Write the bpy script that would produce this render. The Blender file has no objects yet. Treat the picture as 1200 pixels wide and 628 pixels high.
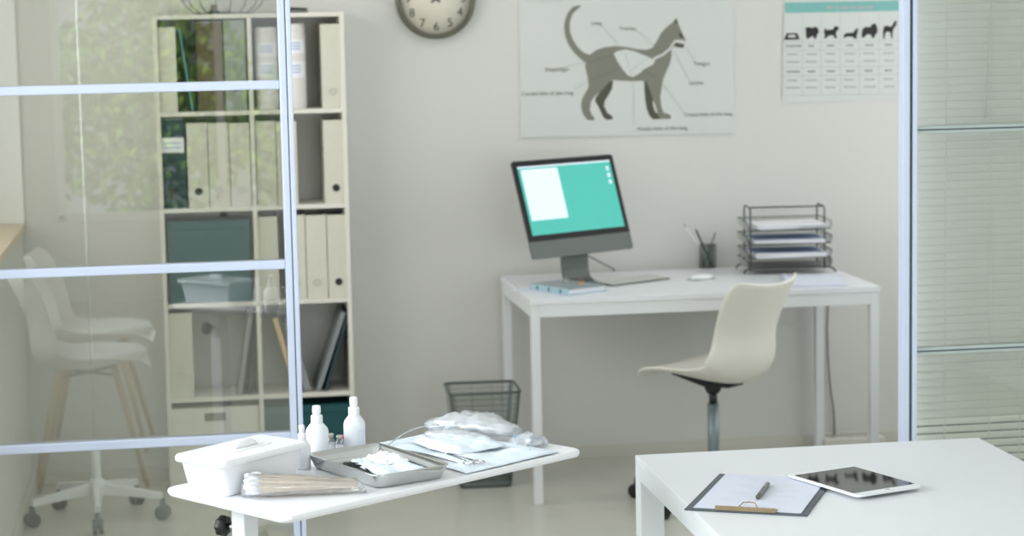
import bpy, bmesh, math, random
from mathutils import Vector, Matrix
from mathutils.geometry import tessellate_polygon
random.seed(7)
C = bpy.context.scene.collection
PI = math.pi
R = math.radians

# ------------------------------------------------------------------ camera
FPX, HCAM = 2520.73, 1.7495
CF = Vector((0.148009, 0.981915, -0.118049))
CR = Vector((0.988300, -0.151295, -0.019334))
CU = Vector((0.036845, 0.113806, 0.992819))
cam_d = bpy.data.cameras.new('camera'); cam = bpy.data.objects.new('camera', cam_d); C.objects.link(cam)
cam.matrix_world = Matrix(((CR.x, CU.x, -CF.x, 0), (CR.y, CU.y, -CF.y, 0), (CR.z, CU.z, -CF.z, HCAM), (0, 0, 0, 1)))
cam_d.sensor_width = 36; cam_d.lens = FPX * 36 / 1200; cam_d.clip_start = .05
cam_d.dof.use_dof = True; cam_d.dof.focus_distance = 4.25; cam_d.dof.aperture_fstop = 6.0
bpy.context.scene.camera = cam

# ------------------------------------------------------------------ world, exposure, large lights
vs = bpy.context.scene.view_settings
vs.view_transform = 'Standard'; vs.look = 'None'; vs.gamma = 1; vs.use_curve_mapping = False
vs.exposure = -0.74
w = bpy.data.worlds.new('daylight'); bpy.context.scene.world = w; w.use_nodes = True
bg = w.node_tree.nodes['Background']; bg.inputs[0].default_value = (.86, .93, 1, 1); bg.inputs[1].default_value = 1.0

def area(name, loc, rot, sx, sy, power, col=(1, 1, 1)):
    l = bpy.data.lights.new(name, 'AREA'); l.shape = 'RECTANGLE'; l.size = sx; l.size_y = sy; l.energy = power; l.color = col
    o = bpy.data.objects.new(name, l); C.objects.link(o); o.location = loc; o.rotation_euler = rot
    return o
FYL = -2.50
# daylight entering the two windows in the left wall
area('window_daylight', (-.90, 6.9, 1.75), (0, R(-90), R(24)), 1.4, 1.9, 44, (1, .97, .92))
area('window_daylight', (-1.66, 2.9, 1.75), (0, R(-90), 0), 1.4, 4.4, 285, (.92, .96, 1))
area('window_daylight', (2.35, FYL, 1.15), (R(90), 0, 0), 2.3, 2.1, 140, (.92, .96, 1))  # added front fill from behind the camera, set in an invented rear window
# added overhead fill lights, no fixtures behind them
area('ceiling_fill', (1.4, 3.2, 2.74), (0, 0, 0), 2.4, 2.4, 5, (.95, .98, 1))
area('ceiling_fill', (1.3, 6.9, 2.74), (0, 0, 0), 2.2, 1.2, 8, (.97, .98, 1))
area('side_fill', (3.55, 6.9, 1.6), (0, R(90), 0), 1.8, 2.2, 36, (.95, .98, 1))  # added fill to brighten the blind from behind; the right wall has no window
sun = bpy.data.lights.new('sun', 'SUN'); sun.energy = 9; sun.angle = R(2); sun.color = (1, .97, .9)
so = bpy.data.objects.new('sun', sun); C.objects.link(so); so.rotation_euler = (R(-40), R(-12), 0)

# ------------------------------------------------------------------ helpers
def at(u, v, Y):
    d = CF * FPX + CR * (u - 600) - CU * (v - 314); t = Y / d.y
    return Vector((0, 0, HCAM)) + d * t
def atz(u, v, z):
    d = CF * FPX + CR * (u - 600) - CU * (v - 314); t = (z - HCAM) / d.z
    return Vector((0, 0, HCAM)) + d * t
def lin(c):
    c = c / 255; return c / 12.92 if c <= .04045 else ((c + .055) / 1.055) ** 2.4
MATS = {}
def pm(name, rgb, rough=.5, metal=0, spec=.5, coat=0, noise=0, nscale=8, bump=0, bscale=200, emit=0, alpha=1, trans=0):
    m = bpy.data.materials.new(name); m.use_nodes = True; nt = m.node_tree; b = nt.nodes['Principled BSDF']
    col = (lin(rgb[0]), lin(rgb[1]), lin(rgb[2]), 1)
    b.inputs['Base Color'].default_value = col; b.inputs['Roughness'].default_value = rough
    b.inputs['Metallic'].default_value = metal; b.inputs['Specular IOR Level'].default_value = spec
    b.inputs['Coat Weight'].default_value = coat; b.inputs['Coat Roughness'].default_value = .03
    b.inputs['Alpha'].default_value = alpha; b.inputs['Transmission Weight'].default_value = trans
    if noise or bump:
        tc = nt.nodes.new('ShaderNodeTexCoord')
    if noise:
        n = nt.nodes.new('ShaderNodeTexNoise'); n.inputs['Scale'].default_value = nscale; n.inputs['Detail'].default_value = 4
        nt.links.new(tc.outputs['Object'], n.inputs['Vector'])
        r = nt.nodes.new('ShaderNodeValToRGB'); r.color_ramp.elements[0].position = .3; r.color_ramp.elements[1].position = .7
        r.color_ramp.elements[0].color = tuple(c * (1 - noise) for c in col[:3]) + (1,)
        r.color_ramp.elements[1].color = tuple(min(1, c * (1 + noise)) for c in col[:3]) + (1,)
        nt.links.new(n.outputs['Fac'], r.inputs['Fac']); nt.links.new(r.outputs['Color'], b.inputs['Base Color'])
    if bump:
        n2 = nt.nodes.new('ShaderNodeTexNoise'); n2.inputs['Scale'].default_value = bscale
        nt.links.new(tc.outputs['Object'], n2.inputs['Vector'])
        bp = nt.nodes.new('ShaderNodeBump'); bp.inputs['Strength'].default_value = bump; bp.inputs['Distance'].default_value = .002
        nt.links.new(n2.outputs['Fac'], bp.inputs['Height']); nt.links.new(bp.outputs['Normal'], b.inputs['Normal'])
    if emit:
        b.inputs['Emission Color'].default_value = col; b.inputs['Emission Strength'].default_value = emit
    MATS[name] = m; return m
def glassy(name, tint, refl, diff=0, dcol=(255, 255, 255), rough=0.0):
    m = bpy.data.materials.new(name); m.use_nodes = True; nt = m.node_tree; nt.nodes.clear()
    o = nt.nodes.new('ShaderNodeOutputMaterial'); t = nt.nodes.new('ShaderNodeBsdfTransparent'); g = nt.nodes.new('ShaderNodeBsdfGlossy')
    t.inputs[0].default_value = (*tint, 1); g.inputs['Roughness'].default_value = rough; g.inputs[0].default_value = (1, 1, 1, 1)
    lw = nt.nodes.new('ShaderNodeLayerWeight'); lw.inputs[0].default_value = .25
    mr = nt.nodes.new('ShaderNodeMapRange'); mr.inputs['To Min'].default_value = refl; mr.inputs['To Max'].default_value = .9
    nt.links.new(lw.outputs['Fresnel'], mr.inputs['Value']); mr.inputs['From Min'].default_value = .03
    mx = nt.nodes.new('ShaderNodeMixShader'); nt.links.new(mr.outputs[0], mx.inputs[0])
    src = t.outputs[0]
    if diff:
        d = nt.nodes.new('ShaderNodeBsdfDiffuse'); d.inputs[0].default_value = tuple(lin(c) for c in dcol) + (1,)
        m2 = nt.nodes.new('ShaderNodeMixShader'); m2.inputs[0].default_value = diff
        nt.links.new(t.outputs[0], m2.inputs[1]); nt.links.new(d.outputs[0], m2.inputs[2]); src = m2.outputs[0]
    nt.links.new(src, mx.inputs[1]); nt.links.new(g.outputs[0], mx.inputs[2]); nt.links.new(mx.outputs[0], o.inputs[0])
    MATS[name] = m; return m

class MB:
    """collects shapes into one mesh"""
    def __init__(s): s.bm = bmesh.new(); s.mats = []
    def mi(s, m):
        if m not in s.mats: s.mats.append(m)
        return s.mats.index(m)
    def box(s, lo, hi, mat, M=None):
        lo, hi = Vector(lo), Vector(hi); vs_ = []
        for z in (lo.z, hi.z):
            for x, y in ((lo.x, lo.y), (hi.x, lo.y), (hi.x, hi.y), (lo.x, hi.y)):
                p = Vector((x, y, z)); vs_.append(s.bm.verts.new(M @ p if M else p))
        k = s.mi(mat)
        for f in ((3, 2, 1, 0), (4, 5, 6, 7), (0, 1, 5, 4), (1, 2, 6, 5), (2, 3, 7, 6), (3, 0, 4, 7)):
            fc = s.bm.faces.new([vs_[i] for i in f]); fc.material_index = k
        return s
    def loft(s, rings, mat, cap=True, smooth=True, closed=True):
        k = s.mi(mat); rr = [[s.bm.verts.new(p) for p in r] for r in rings]; n = len(rings[0])
        for a, b in zip(rr, rr[1:]):
            for i in range(n if closed else n - 1):
                j = (i + 1) % n
                f = s.bm.faces.new((a[i], a[j], b[j], b[i])); f.material_index = k; f.smooth = smooth
        if cap and closed:
            f = s.bm.faces.new(rr[0][::-1]); f.material_index = k
            f = s.bm.faces.new(rr[-1]); f.material_index = k
        return s
    def tube(s, pts, r, mat, n=10, cap=True):
        pts = [Vector(p) for p in pts]; rings = []
        rad = r if isinstance(r, (list, tuple)) else [r] * len(pts)
        up = None
        for i, p in enumerate(pts):
            a = pts[max(i - 1, 0)]; b = pts[min(i + 1, len(pts) - 1)]; t = (b - a).normalized()
            if up is None:
                up = Vector((0, 0, 1)) if abs(t.z) < .9 else Vector((1, 0, 0))
            x = t.cross(up).normalized(); y = x.cross(t).normalized(); up = y
            rings.append([p + (x * math.cos(2 * PI * k / n) + y * math.sin(2 * PI * k / n)) * rad[i] for k in range(n)])
        return s.loft(rings, mat, cap)
    def lathe(s, prof, mat, c=(0, 0, 0), n=28, M=None, cap=True):
        c = Vector(c); rings = []
        for r, z in prof:
            ring = [Vector((r * math.cos(2 * PI * k / n), r * math.sin(2 * PI * k / n), z)) + c for k in range(n)]
            rings.append([M @ p for p in ring] if M else ring)
        return s.loft(rings, mat, cap)
    def poly(s, pts, mat, depth=None):
        """flat polygon, given an extrusion vector it becomes a prism"""
        k = s.mi(mat); a = [s.bm.verts.new(p) for p in pts]
        tri = tessellate_polygon([[Vector(p) for p in pts]])
        for t_ in tri:
            f = s.bm.faces.new([a[i] for i in t_]); f.material_index = k
        if depth is not None:
            d = Vector(depth); b = [s.bm.verts.new(Vector(p) + d) for p in pts]
            for t_ in tri:
                f = s.bm.faces.new([b[i] for i in t_[::-1]]); f.material_index = k
            n = len(pts)
            for i in range(n):
                j = (i + 1) % n; q = s.bm.faces.new((a[j], a[i], b[i], b[j])); q.material_index = k
        return s
    def text(s, txt, size, mat, M, align='CENTER', depth=.0002):
        cu = bpy.data.curves.new('t', 'FONT'); cu.body = txt; cu.size = size; cu.align_x = align; cu.align_y = 'CENTER'; cu.extrude = depth
        o = bpy.data.objects.new('t', cu); C.objects.link(o)
        me = bpy.data.meshes.new_from_object(o); k = s.mi(mat); n0 = len(s.bm.faces)
        bpy.data.objects.remove(o); me.transform(M); s.bm.from_mesh(me); s.bm.faces.ensure_lookup_table()
        for f in s.bm.faces[n0:]: f.material_index = k
        bpy.data.meshes.remove(me); return s
    def build(s, name, parent=None, bevel=0, seg=2, loc=None, rz=0, subsurf=0, solid=0, M=None, recalc=True):
        if recalc: bmesh.ops.recalc_face_normals(s.bm, faces=s.bm.faces)
        me = bpy.data.meshes.new(name); s.bm.to_mesh(me); s.bm.free()
        for m in s.mats: me.materials.append(MATS[m])
        o = bpy.data.objects.new(name, me); C.objects.link(o)
        if parent is not None: o.parent = parent
        if loc is not None: o.location = loc
        if rz: o.rotation_euler = (0, 0, rz)
        if M is not None: o.matrix_local = M
        if solid:
            md = o.modifiers.new('solid', 'SOLIDIFY'); md.thickness = solid; md.offset = 0
        if subsurf:
            md = o.modifiers.new('sub', 'SUBSURF'); md.levels = subsurf; md.render_levels = subsurf
        if bevel:
            md = o.modifiers.new('bev', 'BEVEL'); md.width = bevel; md.segments = seg; md.limit_method = 'ANGLE'; md.angle_limit = R(40)
            md.harden_normals = False
        return o
def tag(o, label=None, cat=None, group=None, kind=None):
    if label: o['label'] = label
    if cat: o['category'] = cat
    if group: o['group'] = group
    if kind: o['kind'] = kind
    return o
def thing(name, label, cat, loc=(0, 0, 0), rz=0, group=None, M=None):
    o = bpy.data.objects.new(name, None); C.objects.link(o); o.location = loc; o.rotation_euler = (0, 0, rz)
    if M is not None: o.matrix_world = M
    o.empty_display_size = .05
    return tag(o, label, cat, group)
def copy_tree(o, parent=None):
    c = o.copy(); C.objects.link(c)
    if parent is not None: c.parent = parent
    for ch in [x for x in bpy.data.objects if x.parent == o and x != c]: copy_tree(ch, c)
    return c
def arc(cx, cy, r, a0, a1, n):
    return [(cx + r * math.cos(R(a0 + (a1 - a0) * i / n)), cy + r * math.sin(R(a0 + (a1 - a0) * i / n))) for i in range(n + 1)]
def rrect(w_, h_, r, n=4, cx=0, cy=0):
    p = []
    for sx, sy, a in ((1, 1, 0), (-1, 1, 90), (-1, -1, 180), (1, -1, 270)):
        p += arc(cx + sx * (w_ / 2 - r), cy + sy * (h_ / 2 - r), r, a, a + 90, n)
    return p

# ------------------------------------------------------------------ materials
pm('wall_paint', (215, 215, 211), .85, noise=.015, nscale=1.5, bump=.05, bscale=300)
pm('ceiling_paint', (235, 235, 232), .9)
pm('floor_vinyl', (200, 200, 190), .28, noise=.06, nscale=3.5, bump=.03, bscale=40)
pm('baseboard_white', (208, 206, 196), .5)
pm('white_laminate', (232, 234, 238), .35)
pm('white_powder', (228, 231, 233), .4)
pm('shelf_white', (226, 224, 214), .5)
pm('aluminium', (208, 217, 238), .35, metal=.1)
pm('rail_grey', (182, 194, 190), .4)
pm('gasket', (70, 82, 88), .5)
pm('sill_wood', (222, 205, 178), .5, noise=.05, nscale=14)
pm('window_white', (240, 241, 240), .45)
pm('binder_cream', (212, 210, 197), .6, noise=.02, nscale=30)
pm('binder_grey', (150, 158, 148), .6)
pm('olive_box', (96, 84, 62), .7)
pm('ring_metal', (190, 190, 184), .3, metal=.8)
pm('black', (22, 24, 24), .45)
pm('teal_card', (18, 80, 86), .6, noise=.08, nscale=25)
pm('teal_light', (92, 148, 152), .6)
pm('folder_grey', (142, 148, 150), .6)
pm('folder_dark', (38, 62, 72), .6)
pm('kraft', (214, 184, 136), .6)
pm('paper', (238, 239, 244), .7)
pm('paper_lilac', (222, 226, 240), .7)
pm('label_blue', (150, 172, 215), .7)
pm('canister', (226, 222, 220), .5)
pm('metal_label', (128, 122, 106), .4, metal=.6)
pm('wire_black', (30, 34, 32), .45)
pm('wire_grey', (92, 102, 98), .45)
pm('clock_rim', (96, 97, 82), .3, metal=.5)
pm('clock_face', (222, 216, 202), .4)
pm('ink', (52, 54, 46), .8)
pm('poster', (212, 215, 212), .6)
pm('cat_grey', (128, 130, 118), .7)
pm('cat_dark', (80, 82, 70), .7)
pm('cat_line', (104, 106, 96), .7)
pm('print_soft', (134, 136, 126), .8)
pm('print_faint', (176, 180, 176), .8)
pm('teal_print', (124, 184, 180), .6)
pm('pc_alu', (98, 104, 99), .5, metal=.2)
pm('pc_black', (8, 9, 10), .4, spec=.25)
pm('screen_teal', (62, 186, 172), .4, emit=.42)
pm('screen_white', (222, 232, 245), .4, emit=.55)
pm('keys_white', (206, 209, 203), .4)
pm('mouse_white', (232, 236, 236), .25)
pm('book_blue', (166, 196, 208), .6)
pm('copper', (176, 138, 114), .3, metal=.7)
pm('cover_grey', (150, 160, 164), .5)
pm('tray_wire', (62, 72, 68), .45)
pm('line_grey', (204, 207, 214), .7)
pm('shell_white', (232, 229, 220), .3)
pm('chair_black', (28, 30, 32), .4)
pm('chrome', (170, 180, 182), .22, metal=.9)
pm('caster_grey', (92, 102, 104), .45)
pm('column_grey', (132, 146, 150), .4, metal=.4)
pm('legs_beech', (205, 176, 136), .5)
pm('plastic_white', (240, 241, 244), .3)
pm('bottle_plastic', (232, 236, 240), .35)
pm('steel', (205, 206, 206), .11, metal=1)
pm('steel_dark', (120, 122, 120), .22, metal=1)
pm('brass_edge', (190, 172, 120), .4, metal=.4)
pm('cotton', (246, 247, 250), .9, bump=.3, bscale=120)
pm('swab_wood', (246, 228, 202), .6, noise=.1, nscale=60)
pm('red_cap', (214, 52, 70), .35)
pm('blue_cap', (32, 92, 176), .3)
pm('blue_cloth', (228, 239, 247), .85, noise=.04, nscale=20)
pm('blue_strip', (120, 162, 205), .6)
pm('teal_strip', (84, 148, 160), .6)
pm('clip_board', (72, 82, 90), .45)
pm('clip_brass', (160, 142, 114), .25, metal=.8)
pm('pen_grey', (120, 120, 112), .2, metal=.8)
pm('tablet_glass', (10, 9, 6), .03, spec=.8)
pm('tablet_white', (235, 238, 240), .3)
pm('blind_slat', (240, 244, 242), .45)
pm('socket_white', (214, 212, 202), .5)
pm('cable_grey', (110, 112, 104), .5)
pm('dark_cabinet', (42, 66, 66), .6)
pm('leaf_a', (112, 160, 62), .6); pm('leaf_b', (160, 198, 84), .6); pm('leaf_c', (74, 122, 52), .6)
pm('bark', (110, 96, 78), .9)
pm('grass', (110, 132, 84), .9)
glassy('pane_glass', (.875, .885, .85), .13)
glassy('window_glass', (.97, .98, .98), .02)
glassy('clear_bag', (.98, .99, 1), .10, diff=.46, dcol=(246, 249, 253), rough=.12)
glassy('swab_bag', (.98, .985, .99), .06, diff=.18, dcol=(248, 249, 252), rough=.1)
glassy('vial_glass', (.9, .93, .95), .12, diff=.1)
glassy('mesh_sheet', (.93, .94, .93), .01, diff=.18, dcol=(96, 112, 104), rough=.5)

# ------------------------------------------------------------------ room
WY, WX = 8.2, -.615          # back wall, left wall
RX, FY, CZ = 3.7, -2.6, 2.8  # right wall, wall behind the camera, ceiling
def struct(mb, name, **k): return tag(mb.build(name, **k), kind='structure')
struct(MB().box((-1.8, FY - .2, -.1), (RX + .2, WY + .2, 0), 'floor_vinyl'), 'floor')
struct(MB().box((-1.8, FY - .2, CZ), (RX + .2, WY + .2, CZ + .1), 'ceiling_paint'), 'ceiling')
struct(MB().box((-1.3, WY, 0), (RX + .2, WY + .15, CZ), 'wall_paint'), 'wall_back')
SZ, TZ = 1.0, 2.5            # window sill and head height
wl = MB()
PY = 5.5; NX = -1.35        # partition plane; left wall on the near side of it
wl.box((WX - .3, PY - .1, 0), (WX, WY, SZ - .03), 'wall_paint').box((WX - .3, PY - .1, TZ), (WX, WY, CZ), 'wall_paint')
wl.box((NX - .3, PY - .1, 0), (WX, 5.75, CZ), 'wall_paint').box((NX - .3, FY, 0), (NX, PY - .1, SZ - .03), 'wall_paint')
wl.box((NX - .3, FY, TZ), (NX, PY - .1, CZ), 'wall_paint').box((NX - .3, FY, SZ - .03), (NX, .6, TZ), 'wall_paint').box((NX - .3, 5.2, SZ - .03), (NX, PY - .1, TZ), 'wall_paint')
struct(wl, 'wall_left')
struct(MB().box((RX, FY, 0), (RX + .15, WY, CZ), 'wall_paint'), 'wall_right')
wf = MB()
wf.box((NX - .3, FY - .15, 0), (1.15, FY, .5), 'wall_paint').box((3.55, FY - .15, 0), (RX, FY, .5), 'wall_paint').box((1.15, FY - .15, 0), (3.55, FY, .05), 'wall_paint').box((NX - .3, FY - .15, 2.45), (RX, FY, CZ), 'wall_paint')
wf.box((NX - .3, FY - .15, .5), (-.80, FY, 2.45), 'wall_paint').box((1.0, FY - .15, .5), (1.15, FY, 2.45), 'wall_paint').box((3.55, FY - .15, .5), (RX, FY, 2.45), 'wall_paint')
struct(wf, 'wall_front')
struct(MB().box((WX, WY - .012, 0), (RX, WY, .05), 'baseboard_white'), 'baseboard_back', bevel=.002)
struct(MB().box((WX, 5.52, 0), (WX + .012, WY - .02, .06), 'baseboard_white'), 'baseboard_left', bevel=.002)
def side_window(n, y0, y1, WX=WX):
    o = struct(MB().box((WX - .30, y0, SZ), (WX - .26, y1, SZ + .05), 'window_white').box((WX - .30, y0, TZ - .05), (WX - .26, y1, TZ), 'window_white')
        .box((WX - .30, y0, SZ), (WX - .26, y0 + .05, TZ), 'window_white').box((WX - .30, y1 - .05, SZ), (WX - .26, y1, TZ), 'window_white')
        .box((WX - .30, (y0 + y1) / 2 - .03, SZ), (WX - .26, (y0 + y1) / 2 + .03, TZ), 'window_white'), 'window_%d' % n, bevel=.003)
    MB().box((WX - .285, y0 + .05, SZ + .05), (WX - .279, y1 - .05, TZ - .05), 'window_glass').build('window_pane', o)
    s = MB().box((WX - .28, y0, SZ - .03), (WX + .012, y1 - .001, SZ), 'sill_wood').build('window_sill', o, bevel=.003)
    tag(s, 'pale wooden sill')
side_window(1, 5.85, WY)
tag(MB().box((WX - .26, WY - .012, SZ + .0005), (WX + .010, WY - .0005, TZ), 'window_white').build('trim_1', bevel=.001), kind='structure')
side_window(2, .6, 5.2, NX)
o = struct(MB().box((-.80, FY - .12, .5), (-.75, FY - .06, 2.45), 'window_white').box((.95, FY - .12, .5), (1.0, FY - .06, 2.45), 'window_white')
    .box((-.80, FY - .12, .5), (1.0, FY - .06, .55), 'window_white').box((-.80, FY - .12, 2.4), (1.0, FY - .06, 2.45), 'window_white')
    .box((.2, FY - .12, .5), (.25, FY - .06, 2.45), 'window_white'), 'window_3', bevel=.003)
MB().box((-.75, FY - .095, .55), (.95, FY - .09, 2.4), 'window_glass').build('window_pane', o)
o = struct(MB().box((1.15, FY - .12, .05), (1.2, FY - .06, 2.45), 'window_white').box((3.5, FY - .12, .05), (3.55, FY - .06, 2.45), 'window_white')
    .box((1.15, FY - .12, .05), (3.55, FY - .06, .1), 'window_white').box((1.15, FY - .12, 2.4), (3.55, FY - .06, 2.45), 'window_white')
    .box((2.33, FY - .12, .05), (2.37, FY - .06, 2.45), 'window_white'), 'window_4', bevel=.003)  # unseen glazed opening, added to house the front fill light
MB().box((1.2, FY - .095, .1), (3.5, FY - .09, 2.4), 'window_glass').build('window_pane', o)
# garden beyond the window behind the camera (seen only as a reflection in the glass)
tag(MB().box((-8, -12, -.35), (9, FY - .25, -.3), 'grass').build('lawn'), kind='structure')
def tree(x, y, s, label):
    t = thing('garden_tree', label, 'tree', (x, y, -.3), group='trees outside the window')
    MB().tube([(0, 0, 0), (.02, 0, .5 * s), (0, .03, 1.1 * s)], [.07 * s, .05 * s, .03 * s], 'bark').build('trunk', t)
    mb = MB(); ks = [mb.mi(k) for k in ('leaf_a', 'leaf_b', 'leaf_c')]
    for i in range(3200):
        d = Vector((random.gauss(0, 1), random.gauss(0, 1), random.gauss(0, 1))).normalized() * (random.random() ** .4)
        p = Vector((d.x * .75 * s, d.y * .6 * s, 1.15 * s + d.z * .85 * s))
        a = Vector((random.gauss(0, 1), random.gauss(0, 1), random.gauss(0, 1))).normalized(); b = a.orthogonal().normalized()
        l = .05 * s
        vv = [mb.bm.verts.new(q) for q in (p - a * l, p + b * l * .5, p + a * l, p - b * l * .5)]
        f = mb.bm.faces.new(vv); f.material_index = random.choice(ks)
    mb.build('foliage', t, recalc=False)
tree(-1.5, -5.2, 1.05, 'broad leafy tree outside the window, nearest the left wall')
tree(-.25, -6.9, 1.2, 'broad leafy tree outside the window, middle of three')
tree(1.1, -5.2, .95, 'low leafy tree outside the window, farthest from the left wall')

# ------------------------------------------------------------------ glass partitions (plane Y = 5.5)
PY = 5.5
def zrail(u, v): return at(u, v, PY).z
lx0 = at(325.5, 40, PY).x; lx1 = at(333.6, 40, PY).x; lx2 = at(334.8, 40, PY).x; lx3 = at(340.6, 40, PY).x
pt = thing('glass_partition', 'tall glass partition in silver frame standing in front of the shelving unit', 'partition', ((WX + lx3) / 2, PY, 0))
def P(mb, name, **k):
    c = pt.location
    for v in mb.bm.verts: v.co -= Vector((c.x, c.y, 0))
    return mb.build(name, pt, **k)
P(MB().box((lx0, PY - .02, 0), (lx1, PY + .02, 2.78), 'aluminium'), 'stile', bevel=.002)
P(MB().box((lx1, PY - .012, 0), (lx2, PY + .012, 2.78), 'gasket'), 'gasket')
P(MB().box((lx2, PY - .02, 0), (lx3, PY + .02, 2.78), 'aluminium'), 'stile', bevel=.002)
P(MB().box((WX + .001, PY - .02, 0), (WX + .018, PY + .02, 2.78), 'aluminium'), 'stile', bevel=.002)
zs = [1.579, 1.121, .674]
for z in zs: P(MB().box((WX + .018, PY - .018, z - .0115), (lx0, PY + .018, z + .0115), 'aluminium'), 'rail', bevel=.003)
P(MB().box((WX + .018, PY - .02, .0), (lx0, PY + .02, .04), 'aluminium'), 'bottom_rail', bevel=.002)
P(MB().box((WX + .018, PY - .02, 2.74), (lx0, PY + .02, 2.78), 'aluminium'), 'top_rail', bevel=.002)
edges = [.04] + sorted([z for z in zs]) + [2.74]
for i in range(4):
    a = edges[i] + (.0115 if i else 0); b = edges[i + 1] - (.0115 if i < 3 else 0)
    P(MB().box((WX + .018, PY - .004, a), (lx0, PY + .004, b), 'pane_glass'), 'glass_pane')

rx0 = at(1055.5, 200, PY).x; rx1 = at(1063.5, 200, PY).x; rx2 = at(1067, 200, PY).x; rx3 = at(1072.5, 200, PY).x
REND = 3.05
pt = thing('glass_partition', 'glass partition with slatted blind behind it, right of the work desk', 'partition', ((rx0 + REND) / 2, PY, 0))
P(MB().box((rx0, PY - .02, 0), (rx1, PY + .02, 2.78), 'aluminium'), 'stile', bevel=.002)
P(MB().box((rx1, PY - .012, 0), (rx2, PY + .012, 2.78), 'gasket'), 'gasket')
P(MB().box((rx2, PY - .02, 0), (rx3, PY + .02, 2.78), 'aluminium'), 'stile', bevel=.002)
P(MB().box((REND - .02, PY - .02, 0), (REND, PY + .02, 2.78), 'aluminium'), 'stile', bevel=.002)
zs = [1.418, .823]
for z in zs: P(MB().box((rx3, PY - .014, z - .0095), (REND - .02, PY + .014, z + .0095), 'rail_grey').box((rx3, PY - .016, z - .002), (REND - .02, PY - .014, z + .002), 'gasket'), 'rail', bevel=.001)
P(MB().box((rx3, PY - .02, 0), (REND - .02, PY + .02, .04), 'aluminium'), 'bottom_rail', bevel=.002)
P(MB().box((rx3, PY - .02, 2.74), (REND - .02, PY + .02, 2.78), 'aluminium'), 'top_rail', bevel=.002)
edges = [.04] + sorted(zs) + [2.74]
for i in range(3):
    a = edges[i] + (.0095 if i else 0); b = edges[i + 1] - (.0095 if i < 2 else 0)
    P(MB().box((rx3, PY - .004, a), (REND - .02, PY + .004, b), 'pane_glass'), 'glass_pane')
# venetian blind behind the right partition
bl = thing('venetian_blind', 'pale slatted venetian blind behind the right glass partition', 'blind', ((rx3 + REND) / 2, PY + .06, 0))
W2 = (REND - .03 - rx3) / 2; mb = MB(); pitch = .0216; z = .03
while z < 2.68:
    tl = R(62 if z > .62 else 30)
    dy, dz = math.cos(tl) * .0125, math.sin(tl) * .0125
    n = Vector((0, -dz, dy)) / .0125
    ring = []
    for q in (-1, -.5, 0, .5, 1): ring.append(Vector((0, dy * q, z + dz * q)) + n * .0012 * (1 - q * q))
    k = mb.mi('blind_slat'); a = [mb.bm.verts.new(p + Vector((-W2, 0, 0))) for p in ring]; b = [mb.bm.verts.new(p + Vector((W2, 0, 0))) for p in ring]
    for i in range(4):
        f = mb.bm.faces.new((a[i], a[i + 1], b[i + 1], b[i])); f.material_index = k; f.smooth = True
    z += pitch
mb.build('slats', bl, solid=.0006)
MB().box((-W2, -.014, 2.69), (W2, .014, 2.73), 'window_white').build('head_rail', bl, bevel=.002)
MB().box((-W2, -.012, .008), (W2, .012, .02), 'window_white').build('bottom_bar', bl, bevel=.002)
for u in (1107, 1160, 1196, 1240):
    x = at(u, 250, PY + .05).x - bl.location.x
    MB().box((x - .0015, -.017, .02), (x + .0015, -.0155, 2.69), 'window_white').build('ladder_cord', bl)
x = at(1170, 250, PY + .05).x - bl.location.x
MB().tube([(x, -.022, 2.69), (x - .02, -.024, 1.9), (x - .045, -.024, 1.44)], .003, 'window_white').build('tilt_wand', bl)
# low dark cabinet glimpsed between the slats
lc = thing('low_cabinet', 'low dark cabinet glimpsed between the lower blind slats', 'cabinet', (2.68, 6.9, 0))
MB().box((-.22, -.2, .05), (.22, .2, .42), 'dark_cabinet').build('body', lc, bevel=.004)
MB().box((-.21, -.212, .06), (.21, -.2, .41), 'dark_cabinet').build('door', lc, bevel=.002)
MB().box((-.2, -.18, 0), (.2, .18, .05), 'black').build('plinth', lc)

# ------------------------------------------------------------------ open shelving unit
SX, SW, SY = -.1016, .6944, 7.955
p_, zb = .3529, -.0094
zk = [zb + k * p_ for k in range(6)]; zk[0] = .012
T = .016
sh = thing('shelving_unit', 'tall white open shelving unit of two columns against the back wall', 'shelving unit', (SX + SW / 2, (SY + WY) / 2, 0))
Hs = zk[5] + T / 2; hd = (WY - .003 - SY) / 2
for x in (-SW / 2 + T / 2, SW / 2 - T / 2): MB().box((x - T / 2, -hd, 0), (x + T / 2, hd, Hs), 'shelf_white').build('side_panel', sh, bevel=.0015)
MB().box((-T / 2, -hd, .02), (T / 2, hd, Hs - T), 'shelf_white').build('divider', sh, bevel=.001)
for i, z in enumerate(zk):
    for s_ in (0, 1):
        x0 = -SW / 2 + T if s_ == 0 else T / 2
        x1 = -T / 2 if s_ == 0 else SW / 2 - T
        if i == 5:
            if s_ == 0: MB().box((-SW / 2 + T, -hd, z - T / 2), (SW / 2 - T, hd, z + T / 2), 'shelf_white').build('top_panel', sh, bevel=.001)
        else: MB().box((x0, -hd, max(z - T / 2, .004)), (x1, hd, z + T / 2), 'shelf_white').build('shelf', sh, bevel=.001)
def sx(u, v): return at(u, v, SY + .012).x
def sz(u, v): return at(u, v, SY + .012).z
def floor_of(row): return zk[row] + T / 2 + .0003
BIN = 'ring binders on the shelving unit'
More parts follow.
